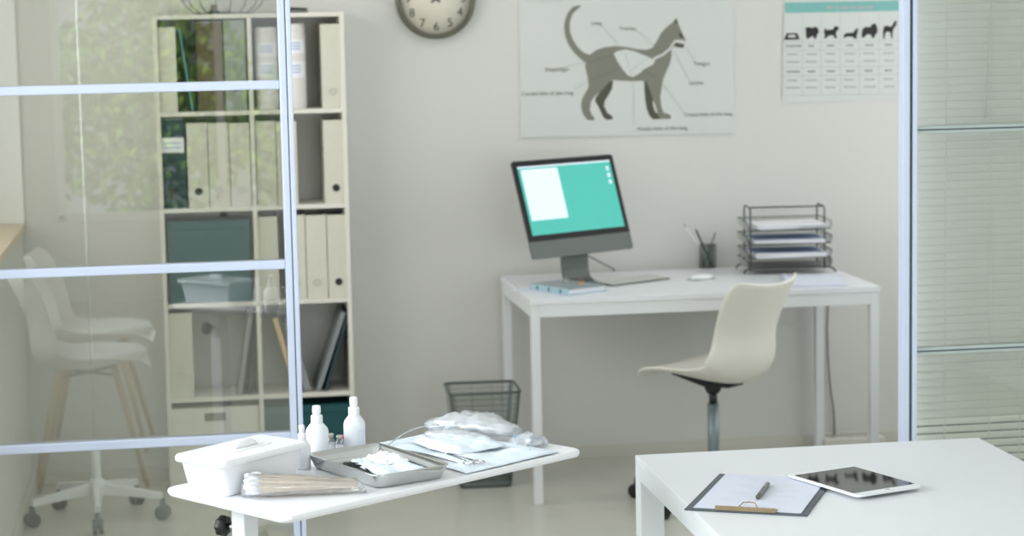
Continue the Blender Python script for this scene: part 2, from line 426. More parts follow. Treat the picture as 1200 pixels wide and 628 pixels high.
def binder(row, u0, u1, vmid, vtop, ring, label, mat='binder_cream', vring=None, front=.012):
    """row 0..4 counted from the floor"""
    x0, x1 = at(u0, vmid, SY + front).x, at(u1, vmid, SY + front).x; zt = at((u0 + u1) / 2, vtop, SY + front).z; z0 = floor_of(row)
    wd = x1 - x0 - .0012; h = zt - z0
    t = thing('ring_binder', label, 'binder', ((x0 + x1) / 2, SY + front + .11, z0), group=BIN)
    c = MB().box((-wd / 2, -.11, 0), (wd / 2, -.107, h), mat)
    c.box((-wd / 2, -.107, 0), (-wd / 2 + .0025, .11, h), mat).box((wd / 2 - .0025, -.107, 0), (wd / 2, .11, h), mat)
    c.build('cover', t, bevel=.001)
    MB().box((-wd / 2 + .003, -.09, .006), (wd / 2 - .003, .1, h - .03), 'paper').build('pages', t)
    zr = (at((u0 + u1) / 2, vring, SY + front).z - z0) if vring else .07
    Mx = Matrix.Translation((0, -.1105, zr)) @ Matrix.Rotation(R(90), 4, 'X')
    if ring == 'black': MB().lathe([(.0135, -.001), (.0135, .002), (.012, .003), (.004, .001)], 'black', M=Mx).build('finger_ring', t)
    elif ring: 
        mb = MB(); mb.tube([Mx @ Vector((.011 * math.cos(a * PI / 10), .011 * math.sin(a * PI / 10), .001)) for a in range(21)], .0016, 'ring_metal', n=6, cap=False)
        mb.build('finger_ring', t)
    return t
# top row (row 4)
binder(4, 182.5, 207, 80, 32, None, 'cream binder at the left end of the top shelf row', vring=113)
binder(4, 263, 288.5, 80, 23, 'black', 'greyish green binder beside the divider in the top row', 'binder_grey', vring=103)
binder(4, 377, 401.5, 80, 28, 'grey', 'cream binder at the right end of the top shelf row', vring=107.5)
# third item: broad dark box file
def slab(name, label, cat, row, u0, u1, vmid, vtop, mat, depth=.2, front=.014, group=None):
    x0, x1 = at(u0, vmid, SY + front).x, at(u1, vmid, SY + front).x; z0 = floor_of(row); h = at((u0 + u1) / 2, vtop, SY + front).z - z0; wd = x1 - x0 - .001
    t = thing(name, label, cat, ((x0 + x1) / 2, SY + front, z0), group=group)
    MB().box((-wd / 2, 0, 0), (wd / 2, depth, h), mat).build('case', t, bevel=.002)
    MB().box((-wd / 2 + .004, .004, h), (wd / 2 - .004, depth - .004, h + .0015), 'paper').build('page_block', t)
    return t
slab('box_file', 'dark olive brown box file in the top row behind the glass', 'box file', 4, 231, 262, 80, 26, 'olive_box')
def leaning(name, label, cat, row, ub, ut, vb, vt, th, mat, group=None, front=.02, depth=.2):
    """thin folder standing on a shelf and leaning sideways: (ub,vb) its foot, (ut,vt) its top corner"""
    a = at(ub, vb, SY + front); b = at(ut, vt, SY + front); z0 = floor_of(row)
    ang = math.atan2(b.x - a.x, b.z - z0); L = (b.z - z0) / math.cos(ang)
    lift = abs(math.sin(ang)) * th / 2
    M = Matrix.Translation((a.x, SY + front, z0 + lift)) @ Matrix.Rotation(ang, 4, 'Y')
    t = thing(name, label, cat, M=M, group=group)
    MB().box((-th / 2, 0, 0), (-th / 2 + .002, depth, L - lift), mat).box((th / 2 - .002, 0, 0), (th / 2, depth, L - lift), mat).box((-th / 2, 0, 0), (th / 2, .002, L - lift), mat).build('cover', t, bevel=.0006)
    MB().box((-th / 2 + .0022, .004, .003), (th / 2 - .0022, depth - .005, L - lift - .006), 'paper').build('pages', t)
    return t
leaning('folder', 'thin teal folder leaning left against the cream binder in the top row', 'folder', 4, 226, 210, 128, 34, .009, 'teal_light')
leaning('folder', 'thin dark folder leaning beside the teal one in the top row', 'folder', 4, 230.5, 215.5, 128, 40, .007, 'folder_dark', front=.03)
def canister(u0, u1, vmid, vtop, row, label, labs, dy=.06):
    Yc = SY + dy; x0, x1 = at(u0, vmid, Yc).x, at(u1, vmid, Yc).x; r = (x1 - x0) / 2; z0 = floor_of(row); h = at(u0, vtop, Yc).z - z0
    t = thing('canister', label, 'canister', ((x0 + x1) / 2, Yc, z0), group='canisters in the top row')
    MB().lathe([(r * .96, 0), (r, .005), (r, h * .86), (r * .93, h * .9), (r * .93, h * .91)], 'canister').build('body', t)
    MB().lathe([(r * .97, h * .905), (r * .97, h * .985), (r * .9, h)], 'canister').build('lid', t, bevel=.001)
    for (v0, v1, m) in labs:
        za = at((u0 + u1) / 2, v1, Yc - r).z - z0; zb_ = at((u0 + u1) / 2, v0, Yc - r).z - z0
        mb = MB(); k = mb.mi('paper'); rr = r + .0008
        A = [R(-150 + 120 * i / 10) for i in range(11)]
        mb.loft([[Vector((rr * math.cos(a), rr * math.sin(a), z)) for a in A] for z in (za, zb_)], 'paper', closed=False)
        for j in range(3):
            zz = za + (zb_ - za) * (.3 + .2 * j)
            mb.loft([[Vector(((rr + .0006) * math.cos(R(-120 + 60 * i / 6)), (rr + .0006) * math.sin(R(-120 + 60 * i / 6)), zz + q)) for i in range(7)] for q in (0, .004)], 'label_blue', closed=False)
        mb.build('paper_label', t)
canister(299, 326, 80, 32, 4, 'white labelled canister seen through the glass in the top row', [(50, 66, 0), (73, 91, 0)])
canister(331, 358.5, 80, 28, 4, 'white labelled canister right of the partition frame in the top row', [(46, 63, 0), (72, 91, 0)])
# second row (row 3)
slab('magazine_box', 'dark smoky file box with a white label in the second row', 'file box', 3, 187.5, 218, 190, 140, 'folder_dark')
fb = [o for o in bpy.data.objects if o.name.startswith('magazine_box')][0]
MB().box((-.042, -.0015, .205), (.042, -.0003, .26), 'paper').box((-.03, -.002, .222), (.03, -.0015, .226), 'label_blue').box((-.03, -.002, .238), (.03, -.0015, .242), 'label_blue').build('paper_label', fb)
MB().box((-.012, -.0015, .03), (.012, -.0003, .075), 'black').build('grip_hole', fb)
binder(3, 219.5, 244, 190, 144, 'black', 'cream binder with a black ring, left of the divider in the second row', vring=224.5)
binder(3, 244.5, 269, 190, 144, 'grey', 'cream binder in the second row, middle of the three left of the divider', vring=223)
binder(3, 269.5, 293.5, 190, 144, 'grey', 'cream binder touching the divider in the second row, behind glass', vring=222)
binder(3, 300, 324, 190, 142, 'grey', 'cream binder just right of the divider in the second row', vring=221)
binder(3, 324.5, 348.5, 190, 142, 'grey', 'cream binder partly behind the partition frame in the second row', vring=221)
binder(3, 380, 406, 190, 140.5, 'black', 'cream binder alone at the right end of the second row', vring=220)
# third row (row 2)
def teal_box(row, u0, u1, vmid, vtop, label, mat='teal_card', lid=True):
    x0, x1 = at(u0, vmid, SY + .01).x, at(u1, vmid, SY + .01).x; z0 = floor_of(row); h = at((u0 + u1) / 2, vtop, SY + .01).z - z0; wd = x1 - x0
    t = thing('storage_box', label, 'storage box', ((x0 + x1) / 2, SY + .01, z0), group='storage boxes on the shelving unit')
    MB().box((-wd / 2, 0, 0), (wd / 2, .2, h - .03), mat).build('body', t, bevel=.003)
    MB().box((-wd / 2 - .0015, -.0015, h - .03), (wd / 2 + .0015, .2, h), mat).build('lid', t, bevel=.003)
    return t, wd, h
teal_box(2, 197, 293.5, 305, 259, 'large dark teal storage box in the third row')
binder(2, 301, 326.5, 300, 254, 'grey', 'cream binder beside the divider in the third row, behind glass', vring=328)
binder(2, 336, 358.5, 300, 252, 'grey', 'cream binder beside the partition frame in the third row', vring=332)
binder(2, 359, 383.5, 300, 252, 'grey', 'cream binder second from the right in the third row', vring=331)
binder(2, 384, 408.5, 300, 251.5, 'black', 'cream binder with a black ring at the right end of the third row', vring=330)
# fourth row (row 1)
binder(1, 196.5, 226.5, 415, 367, 'grey', 'wide cream binder alone at the left of the fourth row', vring=440)
leaning('folder', 'slim grey folder leaning right against the divider in the fourth row', 'folder', 1, 281, 294, 463, 366, .018, 'folder_grey')
leaning('folder', 'dark folder between the slim grey one and the divider in the fourth row', 'folder', 1, 292, 301, 463, 366, .005, 'folder_dark')
leaning('folder', 'beige folder leaning right, below the divider, in the fourth row', 'folder', 1, 348, 322, 458, 373, .02, 'kraft')
leaning('folder', 'wide grey folder leaning left next to the beige one in the fourth row', 'folder', 1, 361, 337, 456, 378, .03, 'folder_grey', front=.03)
leaning('folder', 'light grey folder leaning right, farthest left of the leaning pair at the right end', 'folder', 1, 373, 403, 455, 366, .018, 'folder_grey')
leaning('folder', 'dark teal folder leaning on the right side panel in the fourth row', 'folder', 1, 382, 409, 455, 364, .014, 'folder_dark')
# bottom row (row 0)
x0, x1 = at(201, 500, SY + .01).x, at(304, 500, SY + .01).x; h = at(250, 477, SY + .01).z - floor_of(0); wd = x1 - x0
t = thing('storage_box', 'white storage box with a metal label holder in the bottom row', 'storage box', ((x0 + x1) / 2, SY + .012, floor_of(0)), group=None)
MB().box((-wd / 2, 0, 0), (wd / 2, .2, h - .002), 'shelf_white').build('body', t, bevel=.003)
MB().box((-.038, -.003, h - .052), (.038, 0, h - .046), 'metal_label').box((-.038, -.003, h - .028), (.038, 0, h - .022), 'metal_label').box((-.038, -.003, h - .05), (-.032, 0, h - .024), 'metal_label').box((.032, -.003, h - .05), (.038, 0, h - .024), 'metal_label').box((-.032, -.002, h - .046), (.032, -.0005, h - .028), 'metal_label').build('label_holder', t)
teal_box(0, 310, 411.5, 500, 475, 'teal storage box in the bottom row behind the spray bottles')
# things on top of the shelf
zt = Hs + .0005
t = thing('wire_basket', 'shallow black wire basket on top of the shelving unit', 'basket', (at(262, 18, 8.07).x, 8.07, zt))
mb = MB()
mb.tube([(.105 * math.cos(a * PI / 12), .075 * math.sin(a * PI / 12), .0025) for a in range(25)], .0022, 'wire_black', n=6, cap=False)
mb.build('base_ring', t)
mb = MB()
mb.tube([(.165 * math.cos(a * PI / 12), .105 * math.sin(a * PI / 12), .085) for a in range(25)], .0022, 'wire_black', n=6, cap=False)
mb.build('rim', t)
for a in range(8):
    q = R(a * 45 + 10); MB().tube([(.105 * math.cos(q), .075 * math.sin(q), .0025), (.14 * math.cos(q), .092 * math.sin(q), .03), (.165 * math.cos(q), .105 * math.sin(q), .085)], .0018, 'wire_black', n=6).build('rib', t)
t = thing('hole_punch', 'small brownish office gadget on top of the shelf near the wire basket', 'hole punch', (at(251, 18, 7.98).x, 7.985, zt))
MB().box((-.022, -.012, 0), (.022, .014, .012), 'black').build('base', t, bevel=.002)
MB().box((-.012, -.01, .012), (.012, .012, .034), 'olive_box').build('head', t, bevel=.003)
t = thing('stapler', 'flat dark stapler on the shelf top right of the partition frame', 'stapler', (at(350, 14, 7.99).x, 7.99, zt))
MB().box((-.035, -.009, 0), (.035, .009, .006), 'black').build('base', t, bevel=.002)
MB().poly([(-.035, -.008, .008), (.03, -.008, .008), (.034, -.008, .016), (-.03, -.008, .02)], 'black', (0, .016, 0)).build('arm', t, bevel=.001)
MB().box((-.034, -.004, .005), (-.028, .004, .009), 'black').build('hinge', t)

# ------------------------------------------------------------------ IV stand behind the glass
iv = thing('drip_stand', 'white drip stand with thin pole and five-legged castor base behind the glass', 'drip stand', (-.352, 7.59, 0))
MB().tube([(0, 0, .06), (0, 0, .10), (0, 0, .265)], .0155, 'white_powder', n=16).build('column', iv)
MB().tube([(0, 0, .265), (0, 0, 2.3)], .0045, 'white_powder', n=12).build('pole', iv)
MB().lathe([(.03, .085), (.034, .095), (.034, .13), (.02, .145)], 'white_powder').build('hub', iv)
mb = MB()
for a in (45, 135, 225, 315): mb.tube([(0, 0, 2.3), (.05 * math.cos(R(a)), .05 * math.sin(R(a)), 2.3), (.075 * math.cos(R(a)), .075 * math.sin(R(a)), 2.33)], .003, 'white_powder', n=6)
mb.build('hooks', iv)
for k in range(5):
    a = R(-16 + 72 * k); d = Vector((math.cos(a), math.sin(a), 0)); s_ = Vector((-math.sin(a), math.cos(a), 0))
    rings = []
    for t_, hw, zc, hh in ((.02, .019, .11, .02), (.12, .016, .1, .016), (.21, .012, .088, .013), (.236, .012, .085, .013)):
        c = d * t_ + Vector((0, 0, zc)); rings.append([c - s_ * hw - Vector((0, 0, hh)), c + s_ * hw - Vector((0, 0, hh)), c + s_ * hw * .7 + Vector((0, 0, hh)), c - s_ * hw * .7 + Vector((0, 0, hh))])
    lg = MB().loft(rings, 'white_powder', smooth=False).build('leg', iv, bevel=.003)
    cm = 'black' if k in (1, 2, 3) else 'caster_grey'
    mb = MB(); c = d * .236
    for q in (-1, 1):
        Mx = Matrix.Translation(c + s_ * .011 * q + Vector((0, 0, .026))) @ Matrix.Rotation(a, 4, 'Z') @ Matrix.Rotation(R(90), 4, 'X')
        mb.lathe([(.010, -.008), (.024, -.008), (.026, -.005), (.026, .005), (.024, .008), (.010, .008)], cm, M=Mx, n=20)
    mb.tube([c + Vector((0, 0, .02)), c + Vector((0, 0, .075))], .009, cm, n=8)
    mb.build('castor', lg)

# ------------------------------------------------------------------ wall clock
ck = at(511, -1.5, 8.165); t = thing('wall_clock', 'round wall clock with cream dial and olive grey rim', 'clock', (ck.x, WY, ck.z))
RR = .152
Mx = Matrix.Rotation(R(90), 4, 'X')
MB().lathe([(RR - .016, .034), (RR - .012, .040), (RR - .004, .040), (RR, .034), (RR, .002), (RR - .01, .001), (RR - .016, .01), (RR - .016, .034)], 'clock_rim', M=Mx, n=64, cap=False).build('rim', t)
MB().lathe([(RR - .015, .002), (RR - .015, .022), (.001, .022)], 'clock_face', M=Mx, n=64).build('dial', t)
mb = MB()
for n_ in range(1, 13):
    a = R(90 - 30 * n_); rad = .106
    mb.text(str(n_), .046, 'ink', Matrix.Translation((rad * math.cos(a), -.0225, rad * math.sin(a))) @ Mx)
for i in range(60):
    a = R(6 * i); r0, r1 = .128, .132
    M2 = Mx @ Matrix.Rotation(a, 4, 'Z')
    mb.box((r0, -.0006, .0221), (r1, .0006, .0224), 'ink', M2)
mb.build('numerals', t, recalc=False)
def hand(ang, L, tail, wd, z):
    M2 = Mx @ Matrix.Rotation(R(90 - ang), 4, 'Z')
    mb = MB(); mb.poly([M2 @ Vector(p) for p in ((-tail, -wd, z), (0, -wd * .8, z), (L, -wd * .3, z), (L, wd * .3, z), (0, wd * .8, z), (-tail, wd, z))], 'black', (0, -.0008, 0))
    return mb.build('hand', t)
hand(308, .062, .02, .0042, .0235); hand(52, .095, .022, .0035, .0248)
MB().lathe([(.006, .0225), (.006, .027), (.001, .028)], 'black', M=Mx, n=16).build('hub', t)

# ------------------------------------------------------------------ cat anatomy poster
def wallp(u, v, y=0): 
    q = at(u, v, WY - .002); return Vector((q.x, WY - .002 - y, q.z))
def zc(L, s=3.693, ox=600, oy=0): return [(ox + x / s, oy + y / s) for x, y in L]
pc = wallp(735, 80)
cp = MB()
def pl(pts, mat, y): cp.poly([wallp(u, v, y) for u, v in pts], mat)
tl_, tr_, br_, bl_ = wallp(608, -1), wallp(859, -4), wallp(861, 158), wallp(610, 163)
cp.poly([tl_, tr_, br_, bl_], 'poster', (0, -.0006, 0))
tail = [(292, 22), (262, 30), (240, 58), (227, 95), (226, 125), (230, 155), (243, 192), (268, 228), (298, 256), (318, 272)]
body = tail + [(317, 292), (325, 325), (331, 355), (330, 380), (318, 400), (303, 428), (299, 460), (305, 490), (325, 518), (352, 521), (358, 511), (345, 498), (336, 475), (341, 440), (356, 418), (385, 394), (408, 368), (430, 346), (470, 349), (520, 351), (560, 350), (580, 352), (592, 375), (606, 420), (622, 462), (632, 500), (645, 515), (682, 515), (689, 505), (680, 494), (656, 488), (646, 460), (641, 420), (646, 385), (653, 345), (666, 312), (681, 280), (690, 242), (689, 215), (700, 201), (715, 205), (738, 207), (746, 196), (742, 186), (750, 182), (751, 172), (742, 155), (730, 128), (719, 103), (712, 77), (691, 100), (665, 120), (643, 145), (627, 178), (606, 208), (582, 215), (540, 213), (490, 203), (450, 199), (400, 204), (365, 216), (336, 237), (310, 228), (286, 206), (263, 172), (250, 135), (250, 97), (262, 60), (282, 40), (296, 30)]
pl(zc([(408, 350), (438, 348), (432, 385), (415, 415), (401, 438), (398, 458), (413, 488), (434, 503), (437, 515), (410, 519), (394, 506), (378, 470), (361, 440), (360, 425), (385, 392)]), 'cat_dark', .0012)
pl(zc([(571, 350), (602, 355), (612, 420), (609, 450), (618, 482), (640, 499), (648, 514), (610, 516), (594, 500), (582, 468), (575, 420)]), 'cat_dark', .0012)
pl(zc(body), 'cat_grey', .0016)
pl(zc([(440, 234), (452, 222), (490, 213), (530, 222), (580, 242), (618, 260), (612, 278), (575, 297), (548, 320), (522, 334), (500, 326), (478, 300), (455, 265)]), 'poster', .002)
pl(zc([(610, 250), (650, 232), (680, 208), (694, 184), (706, 172), (742, 174), (754, 184), (744, 190), (708, 182), (700, 190), (688, 214), (655, 240), (614, 260)]), 'poster', .002)
pl(zc([(722, 150), (728, 142), (738, 154), (740, 164), (728, 160)]), 'ink', .0021)
pl(zc([(704, 92), (711, 78), (717, 100), (713, 106)]), 'cat_dark', .0021)
pl(zc([(706, 187), (744, 194), (742, 207), (712, 203)]), 'cat_dark', .0021)
def ln(u0, v0, u1, v1, wd, mat, y=.0024):
    a, b = Vector((u0, v0)), Vector((u1, v1)); n = (b - a).normalized(); n = Vector((-n.y, n.x)) * wd / 2
    pl([tuple(a + n), tuple(b + n), tuple(b - n), tuple(a - n)], mat, y)
Z = lambda a, b: (600 + a / 3.693, b / 3.693)
for a, b, m in (((325, 268), (440, 240), 'cat_line'), ((200, 295), (325, 268), 'print_faint'), ((330, 352), (460, 295), 'cat_line'), ((270, 385), (330, 352), 'print_faint'), ((385, 108), (460, 195), 'print_faint'), ((540, 130), (610, 195), 'print_faint'), ((752, 200), (790, 265), 'print_faint'), ((700, 220), (765, 345), 'print_faint'), ((655, 365), (745, 490), 'print_faint'), ((524, 352), (526, 540), 'print_faint'), ((560, 300), (625, 335), 'cat_line'), ((490, 235), (520, 330), 'print_faint'), ((590, 250), (520, 300), 'print_faint')):
    ln(*Z(*a), *Z(*b), .55, m)
ln(612, 161.2, 859, 156.5, .5, 'print_faint'); ln(616, 2, 660, 1.5, .5, 'print_faint')
rt = Matrix.Rotation(R(90), 4, 'X')
for txt, u, v, s_ in (('Lung', 699, 27, .016), ('Trachea', 735.5, 33.5, .016), ('Diaphragm', 653, 81.5, .016), ('Caudal lobe of the lung', 641.5, 109.5, .0165), ('Tongue', 822, 74.5, .016), ('Larynx', 815.5, 97, .016), ('Cranial lobe of the lung', 829.5, 134, .0155), ('Middle lobe of the lung', 776, 150.5, .0165)):
    cp.text(txt, s_ * 1.3, 'print_soft', Matrix.Translation(wallp(u, v, .0024)) @ rt)
for v in cp.bm.verts: v.co -= Vector((pc.x, WY, pc.z))
o = cp.build('cat_poster', loc=(pc.x, WY, pc.z), recalc=False)
tag(o, 'pale poster with grey cat silhouette and lung diagram on the wall above the monitor', 'poster')

# ------------------------------------------------------------------ dog size chart
pc = wallp(985, 60); cp = MB()
cp.poly([wallp(919, -2), wallp(1058, -4), wallp(1056, 115), wallp(916, 121)], 'poster', (0, -.0006, 0))
q = lambda x, y: (900 + x / 3.927, y / 3.927)
pl([q(76, 12), q(604, 2), q(606, 50), q(78, 60)], 'teal_print', .0012)
for i, (a, b) in enumerate(((268, 300), (308, 325), (333, 372), (380, 402), (410, 450), (456, 484))): pl([q(a, 29), q(b, 28), q(b, 40), q(a, 41)], 'print_faint', .0016)
dogs = [
 [(72, 184), (86, 152), (134, 152), (146, 182)],
 [(172, 130), (180, 124), (205, 128), (218, 122), (230, 130), (234, 148), (226, 160), (220, 180), (212, 178), (208, 166), (196, 170), (184, 180), (176, 174), (174, 155)],
 [(256, 150), (262, 128), (272, 138), (300, 134), (306, 120), (322, 122), (326, 134), (316, 142), (312, 158), (318, 176), (306, 176), (300, 162), (280, 164), (266, 176), (256, 176), (262, 162)],
 [(346, 178), (350, 158), (360, 152), (392, 150), (402, 134), (414, 128), (412, 150), (408, 166), (406, 180), (396, 178), (390, 170), (366, 168), (352, 174)],
 [(430, 160), (434, 134), (446, 124), (470, 124), (480, 110), (494, 108), (502, 124), (504, 150), (494, 160), (488, 174), (478, 176), (474, 160), (456, 158), (446, 168), (440, 174), (432, 172)],
 [(528, 150), (532, 122), (544, 118), (568, 122), (578, 104), (584, 94), (592, 98), (590, 116), (580, 128), (574, 142), (572, 176), (566, 176), (562, 148), (544, 146), (538, 160), (536, 180), (530, 180)]]
for d in dogs: pl([q(*p) for p in d], 'black', .0014)
pl([q(94, 160), q(124, 160), q(128, 172), q(92, 172)], 'poster', .0018)
xs = [68, 158, 243, 332, 420, 510, 600]
for x in xs: ln(*q(x, 66 + (600 - x) * .01), *q(x, 442 - (x - 68) * .02), .4, 'print_faint', .0012)
for y in (196, 232, 312, 350, 440): ln(*q(66, y), *q(604, y - 8), .4, 'print_faint', .0012)
for j, y in enumerate((212, 250, 285, 330, 370, 404)):
    for i in range(6):
        cx = (xs[i] + xs[i + 1]) / 2 - 2; wd = (54 if i == 0 else (32 if j in (0, 3) else 46)) * random.uniform(.8, 1.1); yy = y - i * 1.2
        a = cx - wd / 2
        while a < cx + wd / 2:
            b = a + random.uniform(6, 12); pl([q(a, yy - 4), q(b, yy - 4), q(b, yy + 4), q(a, yy + 4)], 'print_soft' if j in (0, 3) else 'print_faint', .0014); a = b + 3
for v in cp.bm.verts: v.co -= Vector((pc.x, WY, pc.z))
o = cp.build('dog_chart', loc=(pc.x, WY, pc.z), recalc=False)
tag(o, 'printed chart of six dog silhouettes under a teal heading on the wall', 'chart')

# ------------------------------------------------------------------ tables
def table(name, label, cat, X0, Y0, L, D, H, slab_t, apron, leg, mat_t, mat_l, ap_in=.0):
    t = thing(name, label, cat, (X0 + L / 2, Y0 + D / 2, 0))
    MB().box((-L / 2, -D / 2, H - slab_t), (L / 2, D / 2, H), mat_t).build('tabletop', t, bevel=.0015)
    hl, hd_ = L / 2 - ap_in, D / 2 - ap_in; at_ = .02; z1 = H - slab_t; z0 = z1 - apron
    for b in (((-hl + leg, -hd_, z0), (hl - leg, -hd_ + at_, z1)), ((-hl + leg, hd_ - at_, z0), (hl - leg, hd_, z1)), ((-hl, -hd_ + leg, z0), (-hl + at_, hd_ - leg, z1)), ((hl - at_, -hd_ + leg, z0), (hl, hd_ - leg, z1))):
        MB().box(*b, mat_l).build('apron', t, bevel=.001)
    for sx_ in (-1, 1):
        for sy_ in (-1, 1):
            xa, ya = sx_ * hl, sy_ * hd_
            MB().box((min(xa, xa - sx_ * leg), min(ya, ya - sy_ * leg), 0), (max(xa, xa - sx_ * leg), max(ya, ya - sy_ * leg), z1), mat_l).build('leg', t, bevel=.002)
    return t
table('work_desk', 'white work desk with slim square legs against the back wall', 'desk', 1.1827, 7.433, 1.2851, .723, .74, .02, .045, .032, 'white_laminate', 'white_powder', .004)
table('white_table', 'white table in the right foreground carrying the clipboard and tablet', 'table', .9894, 3.75, .8208, .9836, .74, .012, .038, .055, 'white_laminate', 'white_powder', .0)

# ------------------------------------------------------------------ monitor on the desk
DZ = .7403
a = .543; tl = .319; MX, MY, MZ = 1.452, 7.82, .852; MW, MH = .501, .371
e_ = Vector((math.cos(a), math.sin(a), 0)); n_ = Vector((math.sin(a), -math.cos(a), 0)); up_ = Vector((0, 0, 1)) * math.cos(tl) - n_ * math.sin(tl); f_ = e_.cross(up_)
mon = thing('desktop_computer', 'all-in-one computer with teal screen on the left of the desk', 'computer', (MX, MY, DZ), a)
Mp = Matrix.Rotation(0, 4, 'Z')
# local frame: x along the screen, -y towards the viewer, tilted by tl about x
Mt = Matrix.Translation((0, 0, MZ - DZ)) @ Matrix.Rotation(-tl, 4, 'X')
def front(mb, x0, x1, z0, z1, mat, y0, y1): mb.box((x0, y0, z0), (x1, y1, z1), mat, Mt)
rr_ = rrect(MW, MH, .012, 4, 0, MH / 2)
mb = MB(); rings = []
for y, s_ in ((0, 1), (.006, 1), (.02, .93), (.034, .6)):
    rings.append([Mt @ Vector((x * s_, y, MH / 2 + (z - MH / 2) * s_)) for x, z in rr_])
mb.loft(rings, 'pc_alu', smooth=False); mb.build('housing', mon)
bz = MH * .178
mb = MB(); mb.poly([Mt @ Vector((x, -.0002, z)) for x, z in [(p[0] * .998, max(p[1], bz)) for p in rrect(MW, MH, .012, 4, 0, MH / 2)][:10] + [(-MW / 2 * .998, bz), (MW / 2 * .998, bz)]], 'pc_black', Mt.to_3x3() @ Vector((0, -.0015, 0)))
mb.build('bezel', mon)
sx0, sx1, sz0, sz1 = -MW / 2 + .022, MW / 2 - .022, bz + .022, MH - .022
mb = MB(); front(mb, sx0, sx1, sz0, sz1, 'screen_teal', -.0025, -.0018)
front(mb, sx0 + .012, sx0 + .19, sz0 + .055, sz1 - .012, 'screen_white', -.003, -.0025)
front(mb, sx0, sx1, sz1 - .006, sz1, 'screen_white', -.0028, -.0025)
for i in range(3): front(mb, sx1 - .026, sx1 - .014, sz1 - .04 - .026 * i, sz1 - .024 - .026 * i, 'screen_white', -.003, -.0025)
mb.build('screen', mon)
# stand: a bent plate
mb = MB(); hw = .065
prof = [(.040, .155), (.052, .10), (.050, .05), (.040, .018), (.02, .008)]
rings = [[Vector((-hw, y, z)), Vector((hw, y, z)), Vector((hw, y + .010, z + .003)), Vector((-hw, y + .010, z + .003))] for y, z in prof]
mb.loft(rings, 'pc_alu', smooth=False); mb.build('stand_neck', mon, bevel=.001)
MB().box((-hw, -.10, 0), (hw, .06, .008), 'pc_alu').build('stand_foot', mon, bevel=.002)
tag(MB().tube([at(690, 300, 8.05), at(705, 308, 8.1), at(719, 315, 8.13), Vector((at(719, 315, 8.13).x + .01, 8.172, .745)), Vector((at(719, 315, 8.13).x + .01, 8.185, .70))], .003, 'cable_grey', n=8).build('power_cable'), 'thin grey cable running from the computer to the wall', 'cable')

# keyboard, mouse
kb = atz(740, 330, DZ); t = thing('keyboard', 'slim white keyboard on the desk right of the computer', 'keyboard', (kb.x, kb.y, DZ), .53)
kl, kd = .29, .115
MB().poly([(-kl / 2, -kd / 2, 0), (-kl / 2, kd / 2, 0), (-kl / 2, kd / 2, .011), (-kl / 2, -kd / 2, .005)], 'pc_alu', (kl, 0, 0)).build('base', t, bevel=.001)
mb = MB()
for r_ in range(5):
    y = -kd / 2 + .008 + r_ * .021
    for c_ in range(14):
        x = -kl / 2 + .006 + c_ * .0200; z = .005 + (y + .01 + kd / 2) / kd * .006 - .0005
        if r_ == 0 and 4 <= c_ <= 8:
            if c_ == 4: mb.box((x, y, z), (x + .098, y + .018, z + .002), 'keys_white')
            continue
        mb.box((x, y, z), (x + .0175, y + .018, z + .002), 'keys_white')
mb.build('keys', t)
kb = atz(822, 327, DZ); t = thing('computer_mouse', 'low white computer mouse on the desk', 'mouse', (kb.x, kb.y, DZ), .45)
rings = []
for z, s_ in ((0, .93), (.004, 1), (.010, .97), (.016, .8), (.0195, .5), (.0205, .15)):
    rings.append([Vector((.052 * s_ * math.cos(q_) * (1 if abs(math.cos(q_)) < .99 else 1), .029 * s_ * math.sin(q_), z)) for q_ in [2 * PI * i / 28 for i in range(28)]])
MB().loft(rings, 'mouse_white').build('shell', t)
MB().box((-.05, -.028, 0), (.05, .028, .001), 'pc_alu').build('sole', t, bevel=.0004)

# pencil cup
cu = atz(829.5, 313.5, DZ); rC = .032; t = thing('pencil_cup', 'grey wire mesh pencil cup on the desk', 'pencil cup', (cu.x, cu.y, DZ))
mb = MB(); mb.lathe([(rC, .002), (rC, .088)], 'mesh_sheet', n=32, cap=False); mb.build('mesh_wall', t)
mb = MB()
for i in range(24):
    a_ = 2 * PI * i / 24; mb.tube([(rC * math.cos(a_), rC * math.sin(a_), .002), (rC * math.cos(a_), rC * math.sin(a_), .088)], .0006, 'wire_grey', n=4)
for j in range(7):
    z = .012 + j * .012; mb.tube([(rC * math.cos(a_), rC * math.sin(a_), z) for a_ in [2 * PI * i / 24 for i in range(25)]], .0006, 'wire_grey', n=4, cap=False)
mb.build('mesh_wires', t)
mb = MB(); mb.tube([(rC * math.cos(a_), rC * math.sin(a_), .089) for a_ in [2 * PI * i / 24 for i in range(25)]], .002, 'wire_grey', n=6, cap=False); mb.build('rim', t)
MB().lathe([(rC, 0), (rC, .002)], 'wire_grey').build('base', t)
def pencil(dx0, dx1, u, v, mat, name, label, cat, r=.0035, dy=.0):
    b = at(u, v, cu.y + dy); a0 = Vector((cu.x + dx0, cu.y - dy * .4, DZ + .004)); dirv = (b - a0)
    o = thing(name, label, cat, a0)
    MB().tube([(0, 0, 0), dirv * .93], r, mat, n=8).build('barrel', o)
    MB().tube([dirv * .93, dirv * .985, dirv], [r, r * .6, r * .3], 'black' if mat != 'paper' else 'pc_alu', n=8).build('tip', o)
pencil(.018, 0, 815, 268, 'chair_black', 'pencil', 'dark pencil leaning left in the mesh cup', 'pencil')
pencil(-.018, 0, 838.5, 272, 'wire_grey', 'pen', 'grey pen leaning right in the mesh cup', 'pen', .0028, .008)
pencil(.022, 0, 801, 262, 'paper', 'pen', 'slim white pen leaning far left out of the mesh cup', 'pen', .0022, -.008)

